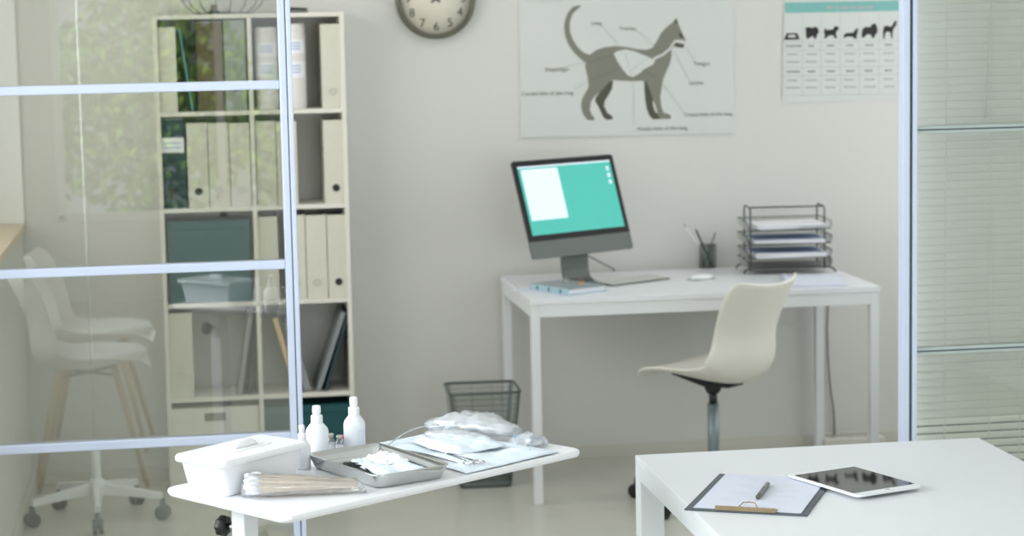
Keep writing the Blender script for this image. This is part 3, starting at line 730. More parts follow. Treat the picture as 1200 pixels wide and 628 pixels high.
# notebooks at the left end of the desk
nb = (atz(626, 338, DZ) + atz(700, 334, DZ)) / 2
t = thing('notebook', 'thick notebook with light blue spine at the left end of the desk', 'notebook', (1.358, 7.645, DZ + .0012), R(-63))
MB().box((-.115, -.085, 0), (.115, .085, .003), 'book_blue').box((-.115, -.085, .019), (.115, .085, .022), 'cover_grey').box((-.115, -.088, 0), (.115, -.085, .022), 'book_blue').build('cover', t, bevel=.001)
for x in (-.07, 0, .07): MB().box((x - .004, -.0895, .004), (x + .004, -.088, .018), 'wire_grey').build('spine_band', t)
MB().box((-.108, -.084, .003), (.108, .08, .019), 'paper').build('pages', t)
t = thing('note_sheet', 'pale blue sheet of paper lying under the thick notebook', 'paper', (1.33, 7.66, DZ + .0002), R(-55))
MB().box((-.15, -.11, 0), (.15, .11, .0009), 'paper_lilac').build('sheet', t)
for i, (u, v, m, lab) in enumerate(((681, 331, 'copper', 'copper coloured clip on the thick notebook'), (664, 329, 'ring_metal', 'small silver clip on the thick notebook'))):
    p = atz(u, v, DZ + .03); t = thing('binder_clip', lab, 'clip', (p.x, min(p.y, 7.72), DZ + .0234), R(20 + 40 * i))
    MB().poly([(-.012, -.008, 0), (-.012, .008, 0), (-.012, 0, .012)], m, (.024, 0, 0)).build('body', t, bevel=.001)
    MB().tube([(-.008, 0, .011), (-.008, .004, .02), (.008, .004, .02), (.008, 0, .011)], .0012, m, n=6).build('handle', t)

# letter tray
LT = Vector((2.262, 7.975, DZ)); lr = R(-5)
t = thing('letter_tray', 'grey wire letter tray with four tiers on the right of the desk', 'letter tray', LT, lr)
LW, LD, LH = .315, .225, .252
def wire(pts, r=.0032, name='wire_frame'): return MB().tube(pts, r, 'tray_wire', n=8).build(name, t)
def arch(x): 
    p = [(x, -.07, .012)] + [(x, -.07, z) for z in (.1, .2)] + [(x, -.07 + .02 * (1 - math.cos(q_)), LH - .02 + .02 * math.sin(q_)) for q_ in (.4, .8, 1.2, 1.57)]
    p += [(x, .05 + .02 * math.sin(q_), LH - .02 + .02 * math.cos(q_)) for q_ in (0, .4, .8, 1.2, 1.57)] + [(x, .07, .1), (x, .07, .012)]
    return p
wire(arch(-LW / 2 + .015), name='side_frame'); wire(arch(LW / 2 - .015), name='side_frame')
wire([(-LW / 2 + .015, -.05, LH), (LW / 2 - .015, -.05, LH)], name='top_bar')
for y in (-LD / 2 + .02, LD / 2 - .03):
    wire([(-LW / 2 - .015, y, .004), (-LW / 2 - .008, y, .018), (-LW / 2 + .012, y, .024), (LW / 2 - .012, y, .024), (LW / 2 + .012, y, .018), (LW / 2 + .025, y, .004)], .0036, 'foot')
for i, z in enumerate((.026, .062, .117, .172)):
    tr = MB().box((-LW / 2, -LD / 2, z), (LW / 2, LD / 2, z + .001), 'mesh_sheet')
    for a_, b_ in (((-LW / 2, -LD / 2), (-LW / 2, LD / 2)), ((LW / 2, -LD / 2), (LW / 2, LD / 2)), ((-LW / 2, LD / 2), (LW / 2, LD / 2))):
        tr.poly([(a_[0], a_[1], z), (b_[0], b_[1], z), (b_[0] * 1.03, b_[1] * 1.02, z + .028), (a_[0] * 1.03, a_[1] * 1.02, z + .028)], 'mesh_sheet')
    tb = tr.build('tray', t)
    zz = z + .028
    MB().tube([(-LW / 2, -LD / 2, z), (LW / 2, -LD / 2, z), (LW / 2 * 1.03, -LD / 2, zz), (LW / 2 * 1.03, LD / 2, zz), (-LW / 2 * 1.03, LD / 2, zz), (-LW / 2 * 1.03, -LD / 2, zz), (-LW / 2, -LD / 2, z)], .0018, 'tray_wire', n=6).build('tray_rim', tb)
for i, (z, m, lab, rz, n) in enumerate(((.0635, 'paper', 'stack of papers in the lower tier of the wire letter tray', .02, 8), (.1185, 'paper', 'stack of papers in the middle tier of the wire letter tray', -.03, 6), (.1735, 'paper', 'stack of papers on the top tier of the wire letter tray', .10, 7))):
    o = thing('paper_stack', lab, 'papers', LT + Vector((0, 0, z)), lr, group='papers in the letter tray')
    mb = MB()
    for k in range(n):
        Mx2 = Matrix.Rotation(random.uniform(-.04, .04) + rz, 4, 'Z') @ Matrix.Translation((.0, -.012 + random.uniform(-.004, .004), 0))
        mb.box((-.13, -.1, k * .0022), (.14, .09, k * .0022 + .002), m, Mx2)
    mb.build('sheets', o)
    if i < 2:
        MB().box((-.13, -.08, n * .0022 + .0005), (.13, .09, n * .0022 + .002), 'label_blue').build('blue_folder', o)
# stack of sheets on the desk
o = thing('paper_stack', 'loose stack of white sheets at the right end of the desk', 'papers', (2.275, 7.62, DZ), R(-12))
mb = MB()
for k in range(5):
    Mx2 = Matrix.Rotation(random.uniform(-.05, .05), 4, 'Z') @ Matrix.Translation((random.uniform(-.006, .006), 0, 0)); mb.box((-.105, -.148, k * .0016), (.105, .148, k * .0016 + .0015), 'paper_lilac', Mx2)
mb.build('sheets', o)
MB().tube([(-.10, -.14, .012), (-.103, 0, .013), (-.10, .13, .012)], .005, 'paper_lilac', n=10).build('curled_edge', o)

# cable and sockets below the desk
tag(MB().tube([(2.50, 8.17, .66)] + [at(u, v, 8.185) for u, v in ((970, 358), (969, 385), (970, 420), (973, 455), (977, 482), (978, 509))] , .0035, 'cable_grey', n=8).build('hanging_cable'), 'grey cable hanging down the wall beside the right rear desk leg', 'cable')
t = thing('power_strip', 'white power strip on the floor behind the desk', 'power strip', (2.585, 8.13, 0))
MB().box((-.125, -.025, 0), (.125, .025, .045), 'socket_white').build('housing', t, bevel=.005)
for i in range(3):
    MB().lathe([(.016, .0452), (.016, .046), (.003, .0455)], 'baseboard_white', c=(-.08 + .07 * i, 0, 0), n=20).build('socket', t)

# ------------------------------------------------------------------ waste bin
t = thing('waste_bin', 'grey wire mesh waste bin on the floor left of the desk', 'waste bin', (1.06, 7.84, 0), R(-2))
bw, bd, tw, td, bh = .19, .17, .262, .245, .362
def rr3(w_, d_, z): return [Vector((x, y, z)) for x, y in rrect(w_, d_, .02, 3)]
mb = MB(); mb.loft([rr3(bw, bd, .004), rr3(tw, td, bh)], 'mesh_sheet', cap=False); mb.build('mesh_wall', t)
mb = MB()
base, top = rr3(bw, bd, .004), rr3(tw, td, bh)
def lerp(A, B, f): return [a_ + (b_ - a_) * f for a_, b_ in zip(A, B)]
for f_ in [i / 16 for i in range(1, 16)]:
    L_ = lerp(base, top, f_); mb.tube(L_ + [L_[0]], .0007, 'wire_grey', n=4, cap=False)
for i in range(44):
    s_ = i / 44 * 16; j = int(s_); fr = s_ - j
    mb.tube([base[j % 16].lerp(base[(j + 1) % 16], fr), top[j % 16].lerp(top[(j + 1) % 16], fr)], .0007, 'wire_grey', n=4)
mb.build('mesh_wires', t)
mb = MB(); mb.tube(top + [top[0]], .0055, 'wire_grey', n=8, cap=False); mb.build('rim', t)
mb = MB(); mb.loft([rr3(bw, bd, 0), rr3(bw + .006, bd + .006, .022)], 'wire_grey'); mb.build('base', t)
for i in (1, 5, 9, 13):
    MB().tube([base[i + 1], top[i + 1]], .003, 'wire_grey', n=6).build('corner_wire', t)

# ------------------------------------------------------------------ chairs
def shell_mesh(wd=.42):
    """seat shell: rows of points from the front lip to the top of the back; x forward"""
    prof = [(.232, .452), (.222, .472), (.19, .482), (.12, .482), (.04, .470), (-.04, .456), (-.11, .450), (-.16, .462), (-.193, .50), (-.205, .555), (-.203, .61), (-.215, .66), (-.235, .72), (-.262, .775), (-.28, .812)]
    wds = [.26, .30, .35, .39, .40, .40, .40, .405, .42, .40, .365, .375, .40, .40, .36]
    curl = [.0, .0, .01, .026, .04, .058, .08, .095, .098, .085, .078, .075, .07, .062, .05]
    rows = []
    for i, ((x, z), w_, c_) in enumerate(zip(prof, wds, curl)):
        a_, b_ = prof[max(i - 1, 0)], prof[min(i + 1, len(prof) - 1)]; tx, tz = b_[0] - a_[0], b_[1] - a_[1]; l = math.hypot(tx, tz); nx, nz = -(-tz / l), -tx / l
        nx, nz = tz / l, -tx / l     # towards the sitter
        row = []
        for j in range(9):
            s_ = -1 + j / 4; k = abs(s_) ** 2.4
            row.append(Vector((x + nx * c_ * k, s_ * w_ / 2 * (1 if wd is None else 1), z + nz * c_ * k)))
        rows.append(row)
    return rows
def shell(parent, name='seat_shell', mat='shell_white', dz=0):
    mb = MB(); k = mb.mi(mat); g = [[mb.bm.verts.new(p + Vector((0, 0, dz))) for p in r] for r in shell_mesh()]
    for a_, b_ in zip(g, g[1:]):
        for i in range(8):
            f = mb.bm.faces.new((a_[i], a_[i + 1], b_[i + 1], b_[i])); f.material_index = k; f.smooth = True
    return mb.build(name, parent, solid=.015, subsurf=2)
t = thing('swivel_chair', 'white shell swivel chair with grey gas column at the desk', 'chair', (1.812, 7.31, 0), R(131))
shell(t)
MB().poly([(-.10, -.045, .440), (-.10, -.045, .432), (.02, -.045, .428), (.15, -.045, .458), (.15, -.045, .466), (.03, -.045, .452)], 'chair_black', (0, .09, 0)).build('seat_plate', t, bevel=.004)
MB().lathe([(.022, .40), (.028, .412), (.034, .428)], 'chair_black').build('mechanism', t)
MB().tube([(0, 0, .35), (0, 0, .41)], .0145, 'chair_black', n=20).build('piston', t)
MB().tube([(0, 0, .07), (0, 0, .362)], .020, 'column_grey', n=24).build('gas_column', t)
MB().tube([(0, -.05, .42), (.0, -.10, .425), (0, -.13, .425)], [.003, .003, .005], 'chair_black', n=8).build('lever', t)
MB().lathe([(.04, .065), (.042, .10), (.03, .125)], 'chrome').build('hub', t)
for k in range(5):
    a_ = R(147 - 131 + 72 * k); d = Vector((math.cos(a_), math.sin(a_), 0)); s_ = Vector((-math.sin(a_), math.cos(a_), 0)); rings = []
    for t_, hw_, z, hh in ((.03, .018, .095, .018), (.15, .015, .088, .014), (.30, .012, .076, .01)):
        c = d * t_ + Vector((0, 0, z)); rings.append([c - s_ * hw_ - Vector((0, 0, hh)), c + s_ * hw_ - Vector((0, 0, hh)), c + s_ * hw_ * .7 + Vector((0, 0, hh)), c - s_ * hw_ * .7 + Vector((0, 0, hh))])
    lg = MB().loft(rings, 'chrome', smooth=False).build('leg', t, bevel=.003)
    mb = MB(); c = d * .295
    for q_ in (-1, 1):
        Mx2 = Matrix.Translation(c + s_ * .012 * q_ + Vector((0, 0, .027))) @ Matrix.Rotation(a_, 4, 'Z') @ Matrix.Rotation(R(90), 4, 'X')
        mb.lathe([(.01, -.008), (.025, -.008), (.027, -.005), (.027, .005), (.025, .008), (.01, .008)], 'black', M=Mx2, n=20)
    mb.tube([c + Vector((0, 0, .02)), c + Vector((0, 0, .07))], .008, 'chair_black', n=8)
    mb.build('castor', lg)
# two shell chairs beside the window on the near side of the glass (seen as reflections)
def wood_chair(x, y, rz, label):
    t = thing('shell_chair', label, 'chair', (x, y, 0), rz, group='white shell chairs by the window')
    shell(t, dz=-.012)
    MB().loft([[Vector((.035 + .19 * s_ * math.cos(q_), .185 * s_ * math.sin(q_), z)) for q_ in [2 * PI * i / 32 for i in range(32)]] for s_, z in ((.85, .468), (.97, .476), (1, .49), (.97, .504), (.8, .512), (.3, .515))], 'window_white').build('seat_pad', t)
    for sx_, sy_ in ((1, 1), (1, -1), (-1, 1), (-1, -1)):
        MB().tube([(.10 * sx_, .10 * sy_, .44), (.20 * sx_ + .0, .19 * sy_, 0)], [.014, .009], 'legs_beech', n=10).build('leg', t)
    MB().tube([(.10, .10, .42), (-.10, -.10, .42)], .006, 'chair_black', n=6).tube([(.10, -.10, .42), (-.10, .10, .42)], .006, 'chair_black', n=6).build('brace', t)
wood_chair(-.40, 2 * PY - 8.25, R(-4), 'white shell chair with wooden legs by the window, nearer the glass partition')
wood_chair(-.39, 2 * PY - 8.93, R(3), 'white shell chair with wooden legs by the window, farther from the glass partition')

# ------------------------------------------------------------------ instrument trolley
TH = .6317; TL, TD = .79, .375; TZ_ = .85
B0 = Vector((.1542, 3.8354, 0)); te = Vector((math.cos(TH), math.sin(TH), 0)); tm = Vector((-math.sin(TH), math.cos(TH), 0))
tc = B0 + te * TL / 2 + tm * TD / 2
TM = Matrix.Translation((tc.x, tc.y, 0)) @ Matrix.Rotation(TH, 4, 'Z')
t = thing('instrument_trolley', 'white overbed trolley table in the foreground carrying the medical supplies', 'trolley', (tc.x, tc.y, 0), TH)
rr_ = rrect(TL, TD, .022, 5)
mb = MB(); mb.loft([[Vector((x * s_, y * s2, z)) for x, y in rr_] for s_, s2, z in ((.975, .95, .834), (.992, .985, .836), (1, 1, .842), (.998, .996, .848), (.99, .98, .85))], 'plastic_white', smooth=False); mb.build('top_board', t)
px_, py_ = -TL / 2 + .105, .07
MB().box((px_ - .017, py_ - .02, .10), (px_ + .017, py_ + .02, .834), 'white_powder').build('column', t, bevel=.002)
MB().box((px_ - .021, py_ - .024, .06), (px_ + .021, py_ + .024, .74), 'white_powder').build('outer_sleeve', t, bevel=.003)
MB().box((px_ - .04, -.12, .818), (px_ + .30, .15, .834), 'white_powder').build('bracket', t, bevel=.003)
for y in (-.16, .16):
    MB().box((-TL / 2 + .05, y - .02, .055), (TL / 2 - .05, y + .02, .08), 'white_powder').build('foot_bar', t, bevel=.003)
    for x in (-TL / 2 + .08, TL / 2 - .08):
        mb = MB(); Mx2 = Matrix.Translation((x, y, .0262)) @ Matrix.Rotation(R(90), 4, 'X'); mb.lathe([(.008, -.011), (.024, -.011), (.026, -.008), (.026, .008), (.024, .011), (.008, .011)], 'caster_grey', M=Mx2, n=20)
        mb.tube([(x, y, .03), (x, y, .056)], .008, 'caster_grey', n=8); mb.build('castor', t)
MB().box((px_ - .02, -.16, .06), (px_ + .02, .16, .078), 'white_powder').build('cross_bar', t, bevel=.002)
# black locking knob
kp = atz(263, 618, .765); kl_ = TM.inverted() @ kp
cdir = (Vector((px_, py_, kl_.z)) - kl_); cdir.z = 0; cdir.normalize()
Mk = Matrix.Translation((px_, py_, .768)) @ Matrix.Rotation(math.atan2(-cdir.y, -cdir.x), 4, 'Z') @ Matrix.Rotation(R(90), 4, 'Y')
MB().lathe([(.007, .015), (.007, .045)], 'steel', M=Mk, n=14).build('knob_shaft', t)
mb = MB(); n = 40
rings = []
for r_, z in ((.006, .044), (.017, .045), (.020, .048), (.020, .058), (.017, .062), (.005, .063)):
    rings.append([Mk @ Vector(((r_ * (1 + .07 * math.cos(8 * 2 * PI * k / n))) * math.cos(2 * PI * k / n), (r_ * (1 + .07 * math.cos(8 * 2 * PI * k / n))) * math.sin(2 * PI * k / n), z)) for k in range(n)])
mb.loft(rings, 'black'); mb.build('locking_knob', t)

TT = .8502
# lidded container
t = thing('lidded_container', 'white plastic container with a lid on the left end of the trolley', 'container', (.0865, 4.125, TT), R(43.5))
def rr4(w_, d_, r_, z): return [Vector((x, y, z)) for x, y in rrect(w_, d_, r_, 4)]
MB().loft([rr4(.192, .100, .012, 0), rr4(.198, .106, .014, .003), rr4(.222, .122, .016, .062)], 'plastic_white', smooth=False).build('tub', t, bevel=.001)
MB().loft([rr4(.236, .134, .014, .060), rr4(.240, .138, .016, .063), rr4(.240, .138, .016, .069), rr4(.234, .132, .014, .0735), rr4(.215, .113, .012, .0745)], 'plastic_white', smooth=False).build('lid', t, bevel=.0008)
lid = [o for o in bpy.data.objects if o.parent == t and o.name.startswith('lid')][0]
MB().loft([rr4(.13, .058, .02, .0745), rr4(.125, .053, .02, .0765), rr4(.11, .04, .018, .077)], 'plastic_white', smooth=False).build('raised_panel', lid)
mb = MB(); rings = []
for i in range(9):
    a_ = PI * i / 8; x = -.03 * math.cos(a_); h_ = .003 + .011 * math.sin(a_) ** .6
    rings.append([Vector((x, y * (1 - .2 * (abs(x) / .03)), .0765 + z * h_)) for y, z in ((-.016, 0), (-.014, .7), (-.006, 1), (.006, 1), (.014, .7), (.016, 0))])
mb.loft(rings, 'plastic_white'); mb.build('grip', lid)

# spray bottles
def bottle(u, v, vtop, rr_, label, lab=False, group='white spray bottles on the trolley'):
    p = atz(u, v, TT); h_ = at(u, vtop, p.y).z - TT
    t = thing('spray_bottle', label, 'bottle', (p.x, p.y, TT), 0, group=group); r_ = rr_
    MB().lathe([(r_ * .9, 0), (r_, .003), (r_, h_ * .50), (r_ * .92, h_ * .56), (r_ * .62, h_ * .64), (r_ * .45, h_ * .67)], 'bottle_plastic', n=32).build('body', t)
    MB().lathe([(r_ * .52, h_ * .655), (r_ * .52, h_ * .80), (r_ * .46, h_ * .815)], 'plastic_white', n=24).build('collar', t, bevel=.0006)
    MB().lathe([(r_ * .34, h_ * .81), (r_ * .34, h_ * .86), (r_ * .38, h_ * .865), (r_ * .36, h_ * .985), (r_ * .30, h_)], 'plastic_white', n=24).build('spray_head', t, bevel=.0004)
    if lab:
        A = [R(-80 + 60 * i / 8) for i in range(9)]
        MB().loft([[Vector(((r_ + .0005) * math.cos(a_), (r_ + .0005) * math.sin(a_), z)) for a_ in A] for z in (h_ * .14, h_ * .42)], 'paper_lilac', closed=False).build('paper_label', t)
bottle(372.5, 535, 475, .0235, 'white spray bottle standing between the container and the glass vials')
bottle(416, 528, 465, .0225, 'white spray bottle with a pale label, farthest right of the three', True)
bottle(355, 549, 498, .0165, 'small white spray bottle half hidden behind the lidded container')
# glass vials
def vial(u, v, h_, r_, cap, label):
    p = atz(u, v, TT); t = thing('glass_vial', label, 'vial', (p.x, p.y, TT), 0, group='small vials between the bottles')
    MB().lathe([(r_ * .9, 0), (r_, .002), (r_, h_ * .62), (r_ * .6, h_ * .74), (r_ * .55, h_ * .8)], 'vial_glass', n=20).build('body', t)
    MB().lathe([(r_ * .75, h_ * .78), (r_ * .75, h_ * .97), (r_ * .6, h_)], cap, n=20).build('cap', t)
    MB().lathe([(r_ * 1.01, h_ * .15), (r_ * 1.01, h_ * .5)], 'paper', n=20, cap=False).build('paper_label', t)
vial(388, 530, .040, .0085, 'ring_metal', 'tiny glass vial with silver cap beside the middle bottle')
vial(398, 531, .038, .0085, 'ring_metal', 'tiny glass vial with silver cap next to the red-capped one')
vial(404, 528, .033, .0085, 'red_cap', 'tiny glass vial with a red cap beside the right bottle')

# steel tray
TYC = Vector((.3519, 4.1706, TT)); ta = .4541
t = thing('steel_tray', 'shallow stainless steel tray in the middle of the trolley', 'tray', TYC, ta)
tw1, td1, tw2, td2, hh = .150, .250, .165, .272, .029
mb = MB()
mb.loft([rr4(tw2 + .008, td2 + .008, .020, hh - .0012), rr4(tw2 + .008, td2 + .008, .020, hh), rr4(tw2, td2, .017, hh), rr4(tw1 + .006, td1 + .006, .018, .009), rr4(tw1, td1, .017, .003), rr4(tw1 - .02, td1 - .02, .012, .0015)], 'steel', cap=False)
mb.poly(rr4(tw1 - .02, td1 - .02, .012, .0015), 'steel')
mb2 = mb.build('basin', t, recalc=False)
mb2.data.update()
# outer skin of the tray
MB().loft([rr4(tw1 - .01, td1 - .01, .014, .0), rr4(tw1 + .002, td1 + .002, .018, .002), rr4(tw1 + .009, td1 + .009, .019, .0085), rr4(tw2 + .003, td2 + .003, .018, hh - .0013)], 'steel', cap=False).build('outer_wall', t)
def in_tray(x, y, z): return TYC + Matrix.Rotation(ta, 3, 'Z') @ Vector((x, y, z))
def tweezers(loc, rz, L, label, mat='steel', tilt=0, group=None, ws=1):
    M = Matrix.Translation(loc) @ Matrix.Rotation(rz, 4, 'Z') @ Matrix.Rotation(tilt, 4, 'Y')
    t = thing('tweezers', label, 'tweezers', M=M, group=group)
    for s_ in (-1, 1):
        MB().loft([[Vector((x, s_ * y * ws - .0006, 0)), Vector((x, s_ * y * ws + .0006, 0)), Vector((x, s_ * y * ws + .0006, w_ * ws)), Vector((x, s_ * y * ws - .0006, w_ * ws))] for x, y, w_ in ((0, .001, .006), (L * .15, .004, .008), (L * .45, .007, .009), (L * .8, .0035, .004), (L, .001, .0015))], mat, smooth=False).build('arm', t)
tweezers(in_tray(-.055, .075, .006), ta + R(-92), .13, 'steel tweezers lying along the left side of the tray', group='instruments in the tray')
tweezers(in_tray(-.03, .08, .007), ta + R(-78), .13, 'steel tweezers crossing the middle of the tray', 'steel_dark', group='instruments in the tray')
t = thing('scalpel', 'thin steel scalpel at the far end of the tray', 'scalpel', in_tray(.02, .105, .008), ta + R(-60), group='instruments in the tray')
MB().box((0, -.003, 0), (.09, .003, .002), 'steel').build('handle', t, bevel=.0006)
MB().poly([(.09, -.0025, .0005), (.118, -.002, .0005), (.125, .003, .0005), (.09, .003, .0005)], 'steel_dark', (0, 0, .0008)).build('blade', t)

def sheet(name, label, cat, corners, z, mat, amp, n=26, seed=1, group=None, th=.0008, edge=.0):
    """crumpled sheet filling the quad of world xy corners (A near-left, B near-right, C far-right, D far-left)"""
    rnd = random.Random(seed); A, B, Cc, D = [Vector((c[0], c[1], 0)) for c in corners]; ctr = (A + B + Cc + D) / 4
    ph = [(rnd.uniform(-1, 1), rnd.uniform(-1, 1), rnd.uniform(0, 6.3), rnd.uniform(6, 16)) for _ in range(9)]
    mb = MB(); k = mb.mi(mat); g = []
    for i in range(n + 1):
        row = []
        for j in range(n + 1):
            u_, v_ = i / n, j / n; p = A.lerp(B, u_).lerp(D.lerp(Cc, u_), v_)
            h_ = sum(abs(math.sin((a_ * u_ + b_ * v_) * f_ + c_)) for a_, b_, c_, f_ in ph) / 9
            e2 = min(1, min(u_, 1 - u_, v_, 1 - v_) * 8)
            wv = edge * math.sin(9 * u_ + 5 * v_ + seed) * (1 - e2)
            row.append(mb.bm.verts.new((p.x - ctr.x + wv, p.y - ctr.y + wv * .6, amp * h_ * (.25 + .75 * e2))))
        g.append(row)
    for i in range(n):
        for j in range(n):
            f = mb.bm.faces.new((g[i][j], g[i + 1][j], g[i + 1][j + 1], g[i][j + 1])); f.material_index = k; f.smooth = True
    o = mb.build(name, loc=(ctr.x, ctr.y, z + th / 2), solid=th)
    return tag(o, label, cat, group)
def loc2(u, v): q_ = B0 + te * u + tm * v; return (q_.x, q_.y)
ti = lambda x, y: tuple(in_tray(x, y, 0)[:2])
sheet('gauze_pad', 'crumpled pale gauze filling the near half of the tray', 'gauze', [ti(-.045, -.105), ti(.06, -.105), ti(.06, .02), ti(-.03, .01)], TT + .012, 'blue_cloth', .014, seed=3, group='gauze in the tray', edge=.004)
sheet('gauze_pad', 'folded white gauze at the right side of the tray', 'gauze', [ti(.0, -.03), ti(.068, -.02), ti(.066, .075), ti(.01, .065)], TT + .017, 'cotton', .014, seed=8, group='gauze in the tray', edge=.004)
sheet('gauze_pad', 'flat pale blue pad across the far half of the tray', 'gauze', [ti(-.035, .0), ti(.02, .0), ti(.03, .085), ti(-.005, .095)], TT + .009, 'blue_cloth', .010, seed=14, group='gauze in the tray', edge=.004)
# pale blue disposable cloth under the packs
sheet('disposable_cloth', 'pale blue disposable cloth spread on the right half of the trolley', 'cloth', [loc2(.47, .006), loc2(.715, .010), loc2(.745, .362), loc2(.49, .365)], TT, 'blue_cloth', .016, n=36, seed=5, edge=.008)
sheet('face_mask', 'pale blue pleated face mask lying on the cloth behind the tray', 'face mask', [loc2(.53, .10), loc2(.66, .09), loc2(.68, .27), loc2(.55, .28)], TT + .013, 'blue_cloth', .018, n=24, seed=9, edge=.008)
tag(MB().tube([Vector((*loc2(.50 + .26 * i / 12, .30 + .09 * math.sin(i / 12 * PI) * .4 - .02), TT + .018 + .014 * math.sin(i / 12 * PI))) for i in range(13)], .0016, 'clear_bag', n=8).build('infusion_tube'), 'thin clear infusion tube arching at the back of the trolley', 'tube')

def blob(name, label, cat, path, radii, mat, seed, flat=.6, loc_z=TT, group=None, rough=.25, parts=None, z_=0.0):
    """crumpled plastic pouch swept along a path"""
    rnd = random.Random(seed); path = [Vector(p) for p in path]; c0 = path[0]; mb = MB(); n = 22; rings = []
    N = 18
    for i in range(N + 1):
        s_ = i / N * (len(path) - 1); j = min(int(s_), len(path) - 2); f_ = s_ - j
        p = path[j].lerp(path[j + 1], f_); r_ = radii[j] * (1 - f_) + radii[j + 1] * f_; d = (path[j + 1] - path[j]).normalized(); sd = Vector((-d.y, d.x, 0))
        ring = []
        for k in range(n):
            a_ = 2 * PI * k / n; q_ = 1 + rnd.uniform(-rough, rough); x = math.cos(a_) * r_ * q_; z = math.sin(a_) * r_ * flat * q_
            ring.append(p - c0 + sd * x + Vector((0, 0, max(z + r_ * flat, .0006))))
        rings.append(ring)
    mb.loft(rings, mat)
    o = mb.build('wrapper' if parts else name, None)
    if parts:
        t = thing(name, label, cat, (c0.x, c0.y, loc_z + z_), group=group); o.parent = t
        parts(t, path, c0); return t
    o.location = (c0.x, c0.y, loc_z + z_); return tag(o, label, cat, group)
def v2(u, v): return Vector((*loc2(u, v), 0))
# large clear pouch holding syringes
def syr(t, path, c0):
    d = (path[-1] - path[0]); sd = Vector((-d.y, d.x, 0)).normalized()
    for k, off in enumerate((-.016, .016)):
        a_ = path[0] - c0 + d * .12 + sd * off + Vector((0, 0, .016)); b_ = path[0] - c0 + d * .62 + sd * off + Vector((0, 0, .016)); c_ = path[0] - c0 + d * .86 + sd * off + Vector((0, 0, .016))
        s_ = MB().tube([a_, b_], .008, 'bottle_plastic', n=14).build('syringe_barrel', t)
        MB().tube([b_, c_], .0035, 'plastic_white', n=8).build('plunger', s_)
        MB().tube([a_.lerp(b_, .45), a_.lerp(b_, .53)], .0084, 'wire_grey', n=14).build('scale_mark', s_)
blob('syringe_pouch', 'large crumpled clear pouch with syringes at the back right of the trolley', 'pouch', [v2(.70, .37), v2(.715, .30), v2(.73, .23), v2(.755, .16)], [.024, .048, .050, .024], 'clear_bag', 2, .42, parts=syr, z_=.011)
blob('dressing_pouch', 'crumpled clear wrapper in front of the large syringe pouch', 'pouch', [v2(.63, .30), v2(.645, .22), v2(.665, .14)], [.016, .028, .012], 'clear_bag', 12, .4, z_=.013, group=None)
def strips(t, path, c0):
    d = (path[-1] - path[0]); sd = Vector((-d.y, d.x, 0)).normalized()
    for k, (off, m) in enumerate(((-.012, 'blue_strip'), (.0, 'teal_strip'), (.012, 'blue_strip'))):
        a_ = path[0] - c0 + d * .1 + sd * off + Vector((0, 0, .015 + .003 * k)); b_ = path[0] - c0 + d * .9 + sd * off + Vector((0, 0, .013))
        MB().tube([a_, b_], .0022, m, n=8).build('wrapped_needle', t)
blob('needle_pouch', 'small clear pouch with blue and teal strips at the right end of the trolley', 'pouch', [v2(.70, .12), v2(.735, .10), v2(.765, .085)], [.02, .032, .016], 'clear_bag', 6, .45, parts=strips, z_=.002)
p = Vector((*loc2(.672, .045), TT + .007)); t = thing('capped_needle', 'needle with a blue cap lying near the right end of the cloth', 'needle', p, R(20))
MB().tube([(-.012, 0, 0), (.004, 0, 0), (.008, 0, 0)], [.0048, .0048, .0036], 'blue_cap', n=14).build('cap', t)
MB().tube([(.008, 0, 0), (.024, 0, -.001)], [.0034, .0022], 'clear_bag', n=10).build('sheath', t)
# long forceps with ring handles
a_ = Vector((*loc2(.548, .233), TT + .0125)); b_ = Vector((*loc2(.515, .045), TT + .0125)); d = (b_ - a_); L = d.length; rz = math.atan2(d.y, d.x)
t = thing('forceps', 'long steel forceps with ring handles beside the tray', 'forceps', a_, rz)
for s_ in (-1, 1):
    MB().tube([(0, 0, 0), (L * .35, s_ * .001, .001), (L * .7, s_ * .003, .001), (L * .93, s_ * .008, .0)], [.0006, .0011, .0013, .0014], 'steel_dark', n=8).build('blade', t)
    mb = MB(); mb.tube([(L + .004 + .014 * math.cos(q_), s_ * .0125 + .0095 * math.sin(q_), -.001) for q_ in [2 * PI * i / 18 for i in range(19)]], .0016, 'steel', n=8, cap=False); mb.build('finger_ring', t)
MB().lathe([(.004, -.003), (.004, .003)], 'steel', c=(L * .5, 0, 0), n=12).build('pivot', t)
tweezers(Vector((*loc2(.500, .235), TT + .011)), TH + R(-93), .17, 'long slim steel tweezers between the tray and the forceps', ws=.4)

# bundle of cotton swabs in a clear bag
sw0 = Vector((.098, 4.015, TT)); swd = R(-1.5)
t = thing('swab_bundle', 'clear bag of wooden cotton swabs at the near edge of the trolley', 'cotton swabs', sw0, swd)
sticks = []
for i in range(44):
    a_ = random.uniform(0, 2 * PI); r_ = random.uniform(0, 1) ** .5
    y0, z0 = math.cos(a_) * r_ * .031, .025 + math.sin(a_) * r_ * .019; a2 = a_ + random.uniform(-.5, .5); r2 = r_ * random.uniform(.4, .9)
    y1, z1 = math.cos(a2) * r2 * .030 + .002, .016 + math.sin(a2) * r2 * .012
    x0, x1 = random.uniform(-.004, .012), .195 + random.uniform(-.02, .008)
    s_ = MB().tube([(x0, y0, z0), (x1, y1, z1)], .00125, 'swab_wood', n=5).build('swab_stick', t)
    MB().tube([(x0 - .010, y0, z0 - 0), (x0 - .007, y0, z0), (x0 + .004, y0, z0), (x0 + .011, y0, z0)], [.0018, .0042, .0042, .0018], 'cotton', n=8).build('cotton_tip', s_)
rnd = random.Random(4); mb = MB(); rings = []
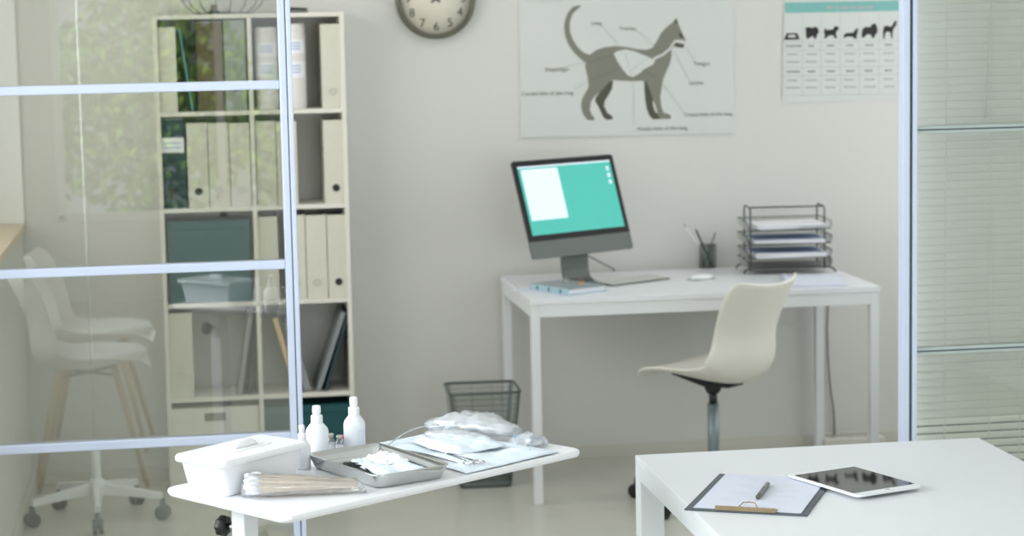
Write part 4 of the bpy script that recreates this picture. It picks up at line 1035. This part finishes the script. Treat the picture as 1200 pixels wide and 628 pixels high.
for i in range(15):
    f_ = i / 14; x = -.018 + .235 * f_; ry = .037 * (1 - .35 * f_); rz_ = .0235 * (1 - .5 * f_)
    if i == 0: ry *= .5; rz_ *= .5
    if i == 14: ry = .020; rz_ = .003
    rings.append([Vector((x, math.cos(2 * PI * k / 20) * ry * (1 + rnd.uniform(-.08, .08)), max(.0005, rz_ * 1.05 + math.sin(2 * PI * k / 20) * rz_ * (1 + rnd.uniform(-.1, .1))))) for k in range(20)])
mb.loft(rings, 'swab_bag'); mb.build('clear_bag', t)

# ------------------------------------------------------------------ clipboard, pen, tablet
HZ = .7402
ca = math.atan2(.898, .44)
t = thing('clipboard', 'dark clipboard holding white sheets on the right foreground table', 'clipboard', (1.160, 4.272, HZ), ca)
cl, cw = .345, .25
MB().box((-cl / 2, -cw / 2, 0), (cl / 2, cw / 2, .003), 'clip_board').build('board', t, bevel=.001)
mb = MB()
for k in range(3):
    Mx2 = Matrix.Rotation(.006 * (k - 1), 4, 'Z'); mb.box((-cl / 2 + .014, -cw / 2 + .014, .0031 + k * .0005), (cl / 2 - .006, cw / 2 - .016, .0035 + k * .0005), 'paper_lilac', Mx2)
for k in range(14):
    x = cl / 2 - .04 - k * .017; mb.box((x, -cw / 2 + .05 + (k % 3) * .02, .0046), (x + .0022, cw / 2 - .055 - (k % 4) * .018, .00475), 'line_grey')
mb.build('sheets', t)
MB().box((-cl / 2 + .004, -.062, .0035), (-cl / 2 + .030, .062, .006), 'clip_brass').box((-cl / 2 + .002, -.062, .003), (-cl / 2 + .006, .062, .013), 'clip_brass').build('clip', t, bevel=.001)
MB().tube([(-cl / 2 + .028, -.02, .006), (-cl / 2 + .045, -.012, .012), (-cl / 2 + .048, 0, .013), (-cl / 2 + .045, .012, .012), (-cl / 2 + .028, .02, .006)], .0012, 'clip_brass', n=6).build('clip_lever', t)
a_ = atz(887, 584, .749); b_ = atz(902, 564, .749); d = b_ - a_; d.z = 0; L = .135
t = thing('ballpoint_pen', 'silver grey ballpoint pen lying on the clipboard', 'pen', (a_.x, a_.y, HZ + .0092), math.atan2(d.y, d.x))
MB().tube([(0, 0, 0), (.012, 0, 0), (L, 0, 0)], [.0012, .0052, .0052], 'pen_grey', n=14).build('barrel', t)
MB().tube([(L, 0, 0), (L + .01, 0, 0)], .0022, 'steel', n=10).build('push_button', t)
MB().box((L - .045, -.0012, .0048), (L, .0012, .0058), 'steel').build('pocket_clip', t, bevel=.0003)

tilt = Matrix.Translation((1.3732, 4.3118, HZ + .0062)) @ Matrix.Rotation(-1.2215, 4, 'Z') @ Matrix.Rotation(R(.0), 4, 'X')
t = thing('tablet', 'white tablet with a dark reflective screen overlapping the clipboard corner', 'tablet', M=tilt)
tw, td = .245, .172
MB().loft([rr4(tw - .008, td - .008, .010, 0), rr4(tw, td, .012, .002), rr4(tw, td, .012, .0062), rr4(tw - .001, td - .001, .0115, .0068)], 'tablet_white', smooth=False).build('body', t)
MB().box((-tw / 2 + .020, -td / 2 + .006, .0068), (tw / 2 - .020, td / 2 - .006, .0072), 'tablet_glass').build('screen', t)
MB().lathe([(.005, .0068), (.005, .0071)], 'ring_metal', c=(tw / 2 - .010, 0, 0), n=20).build('home_button', t)
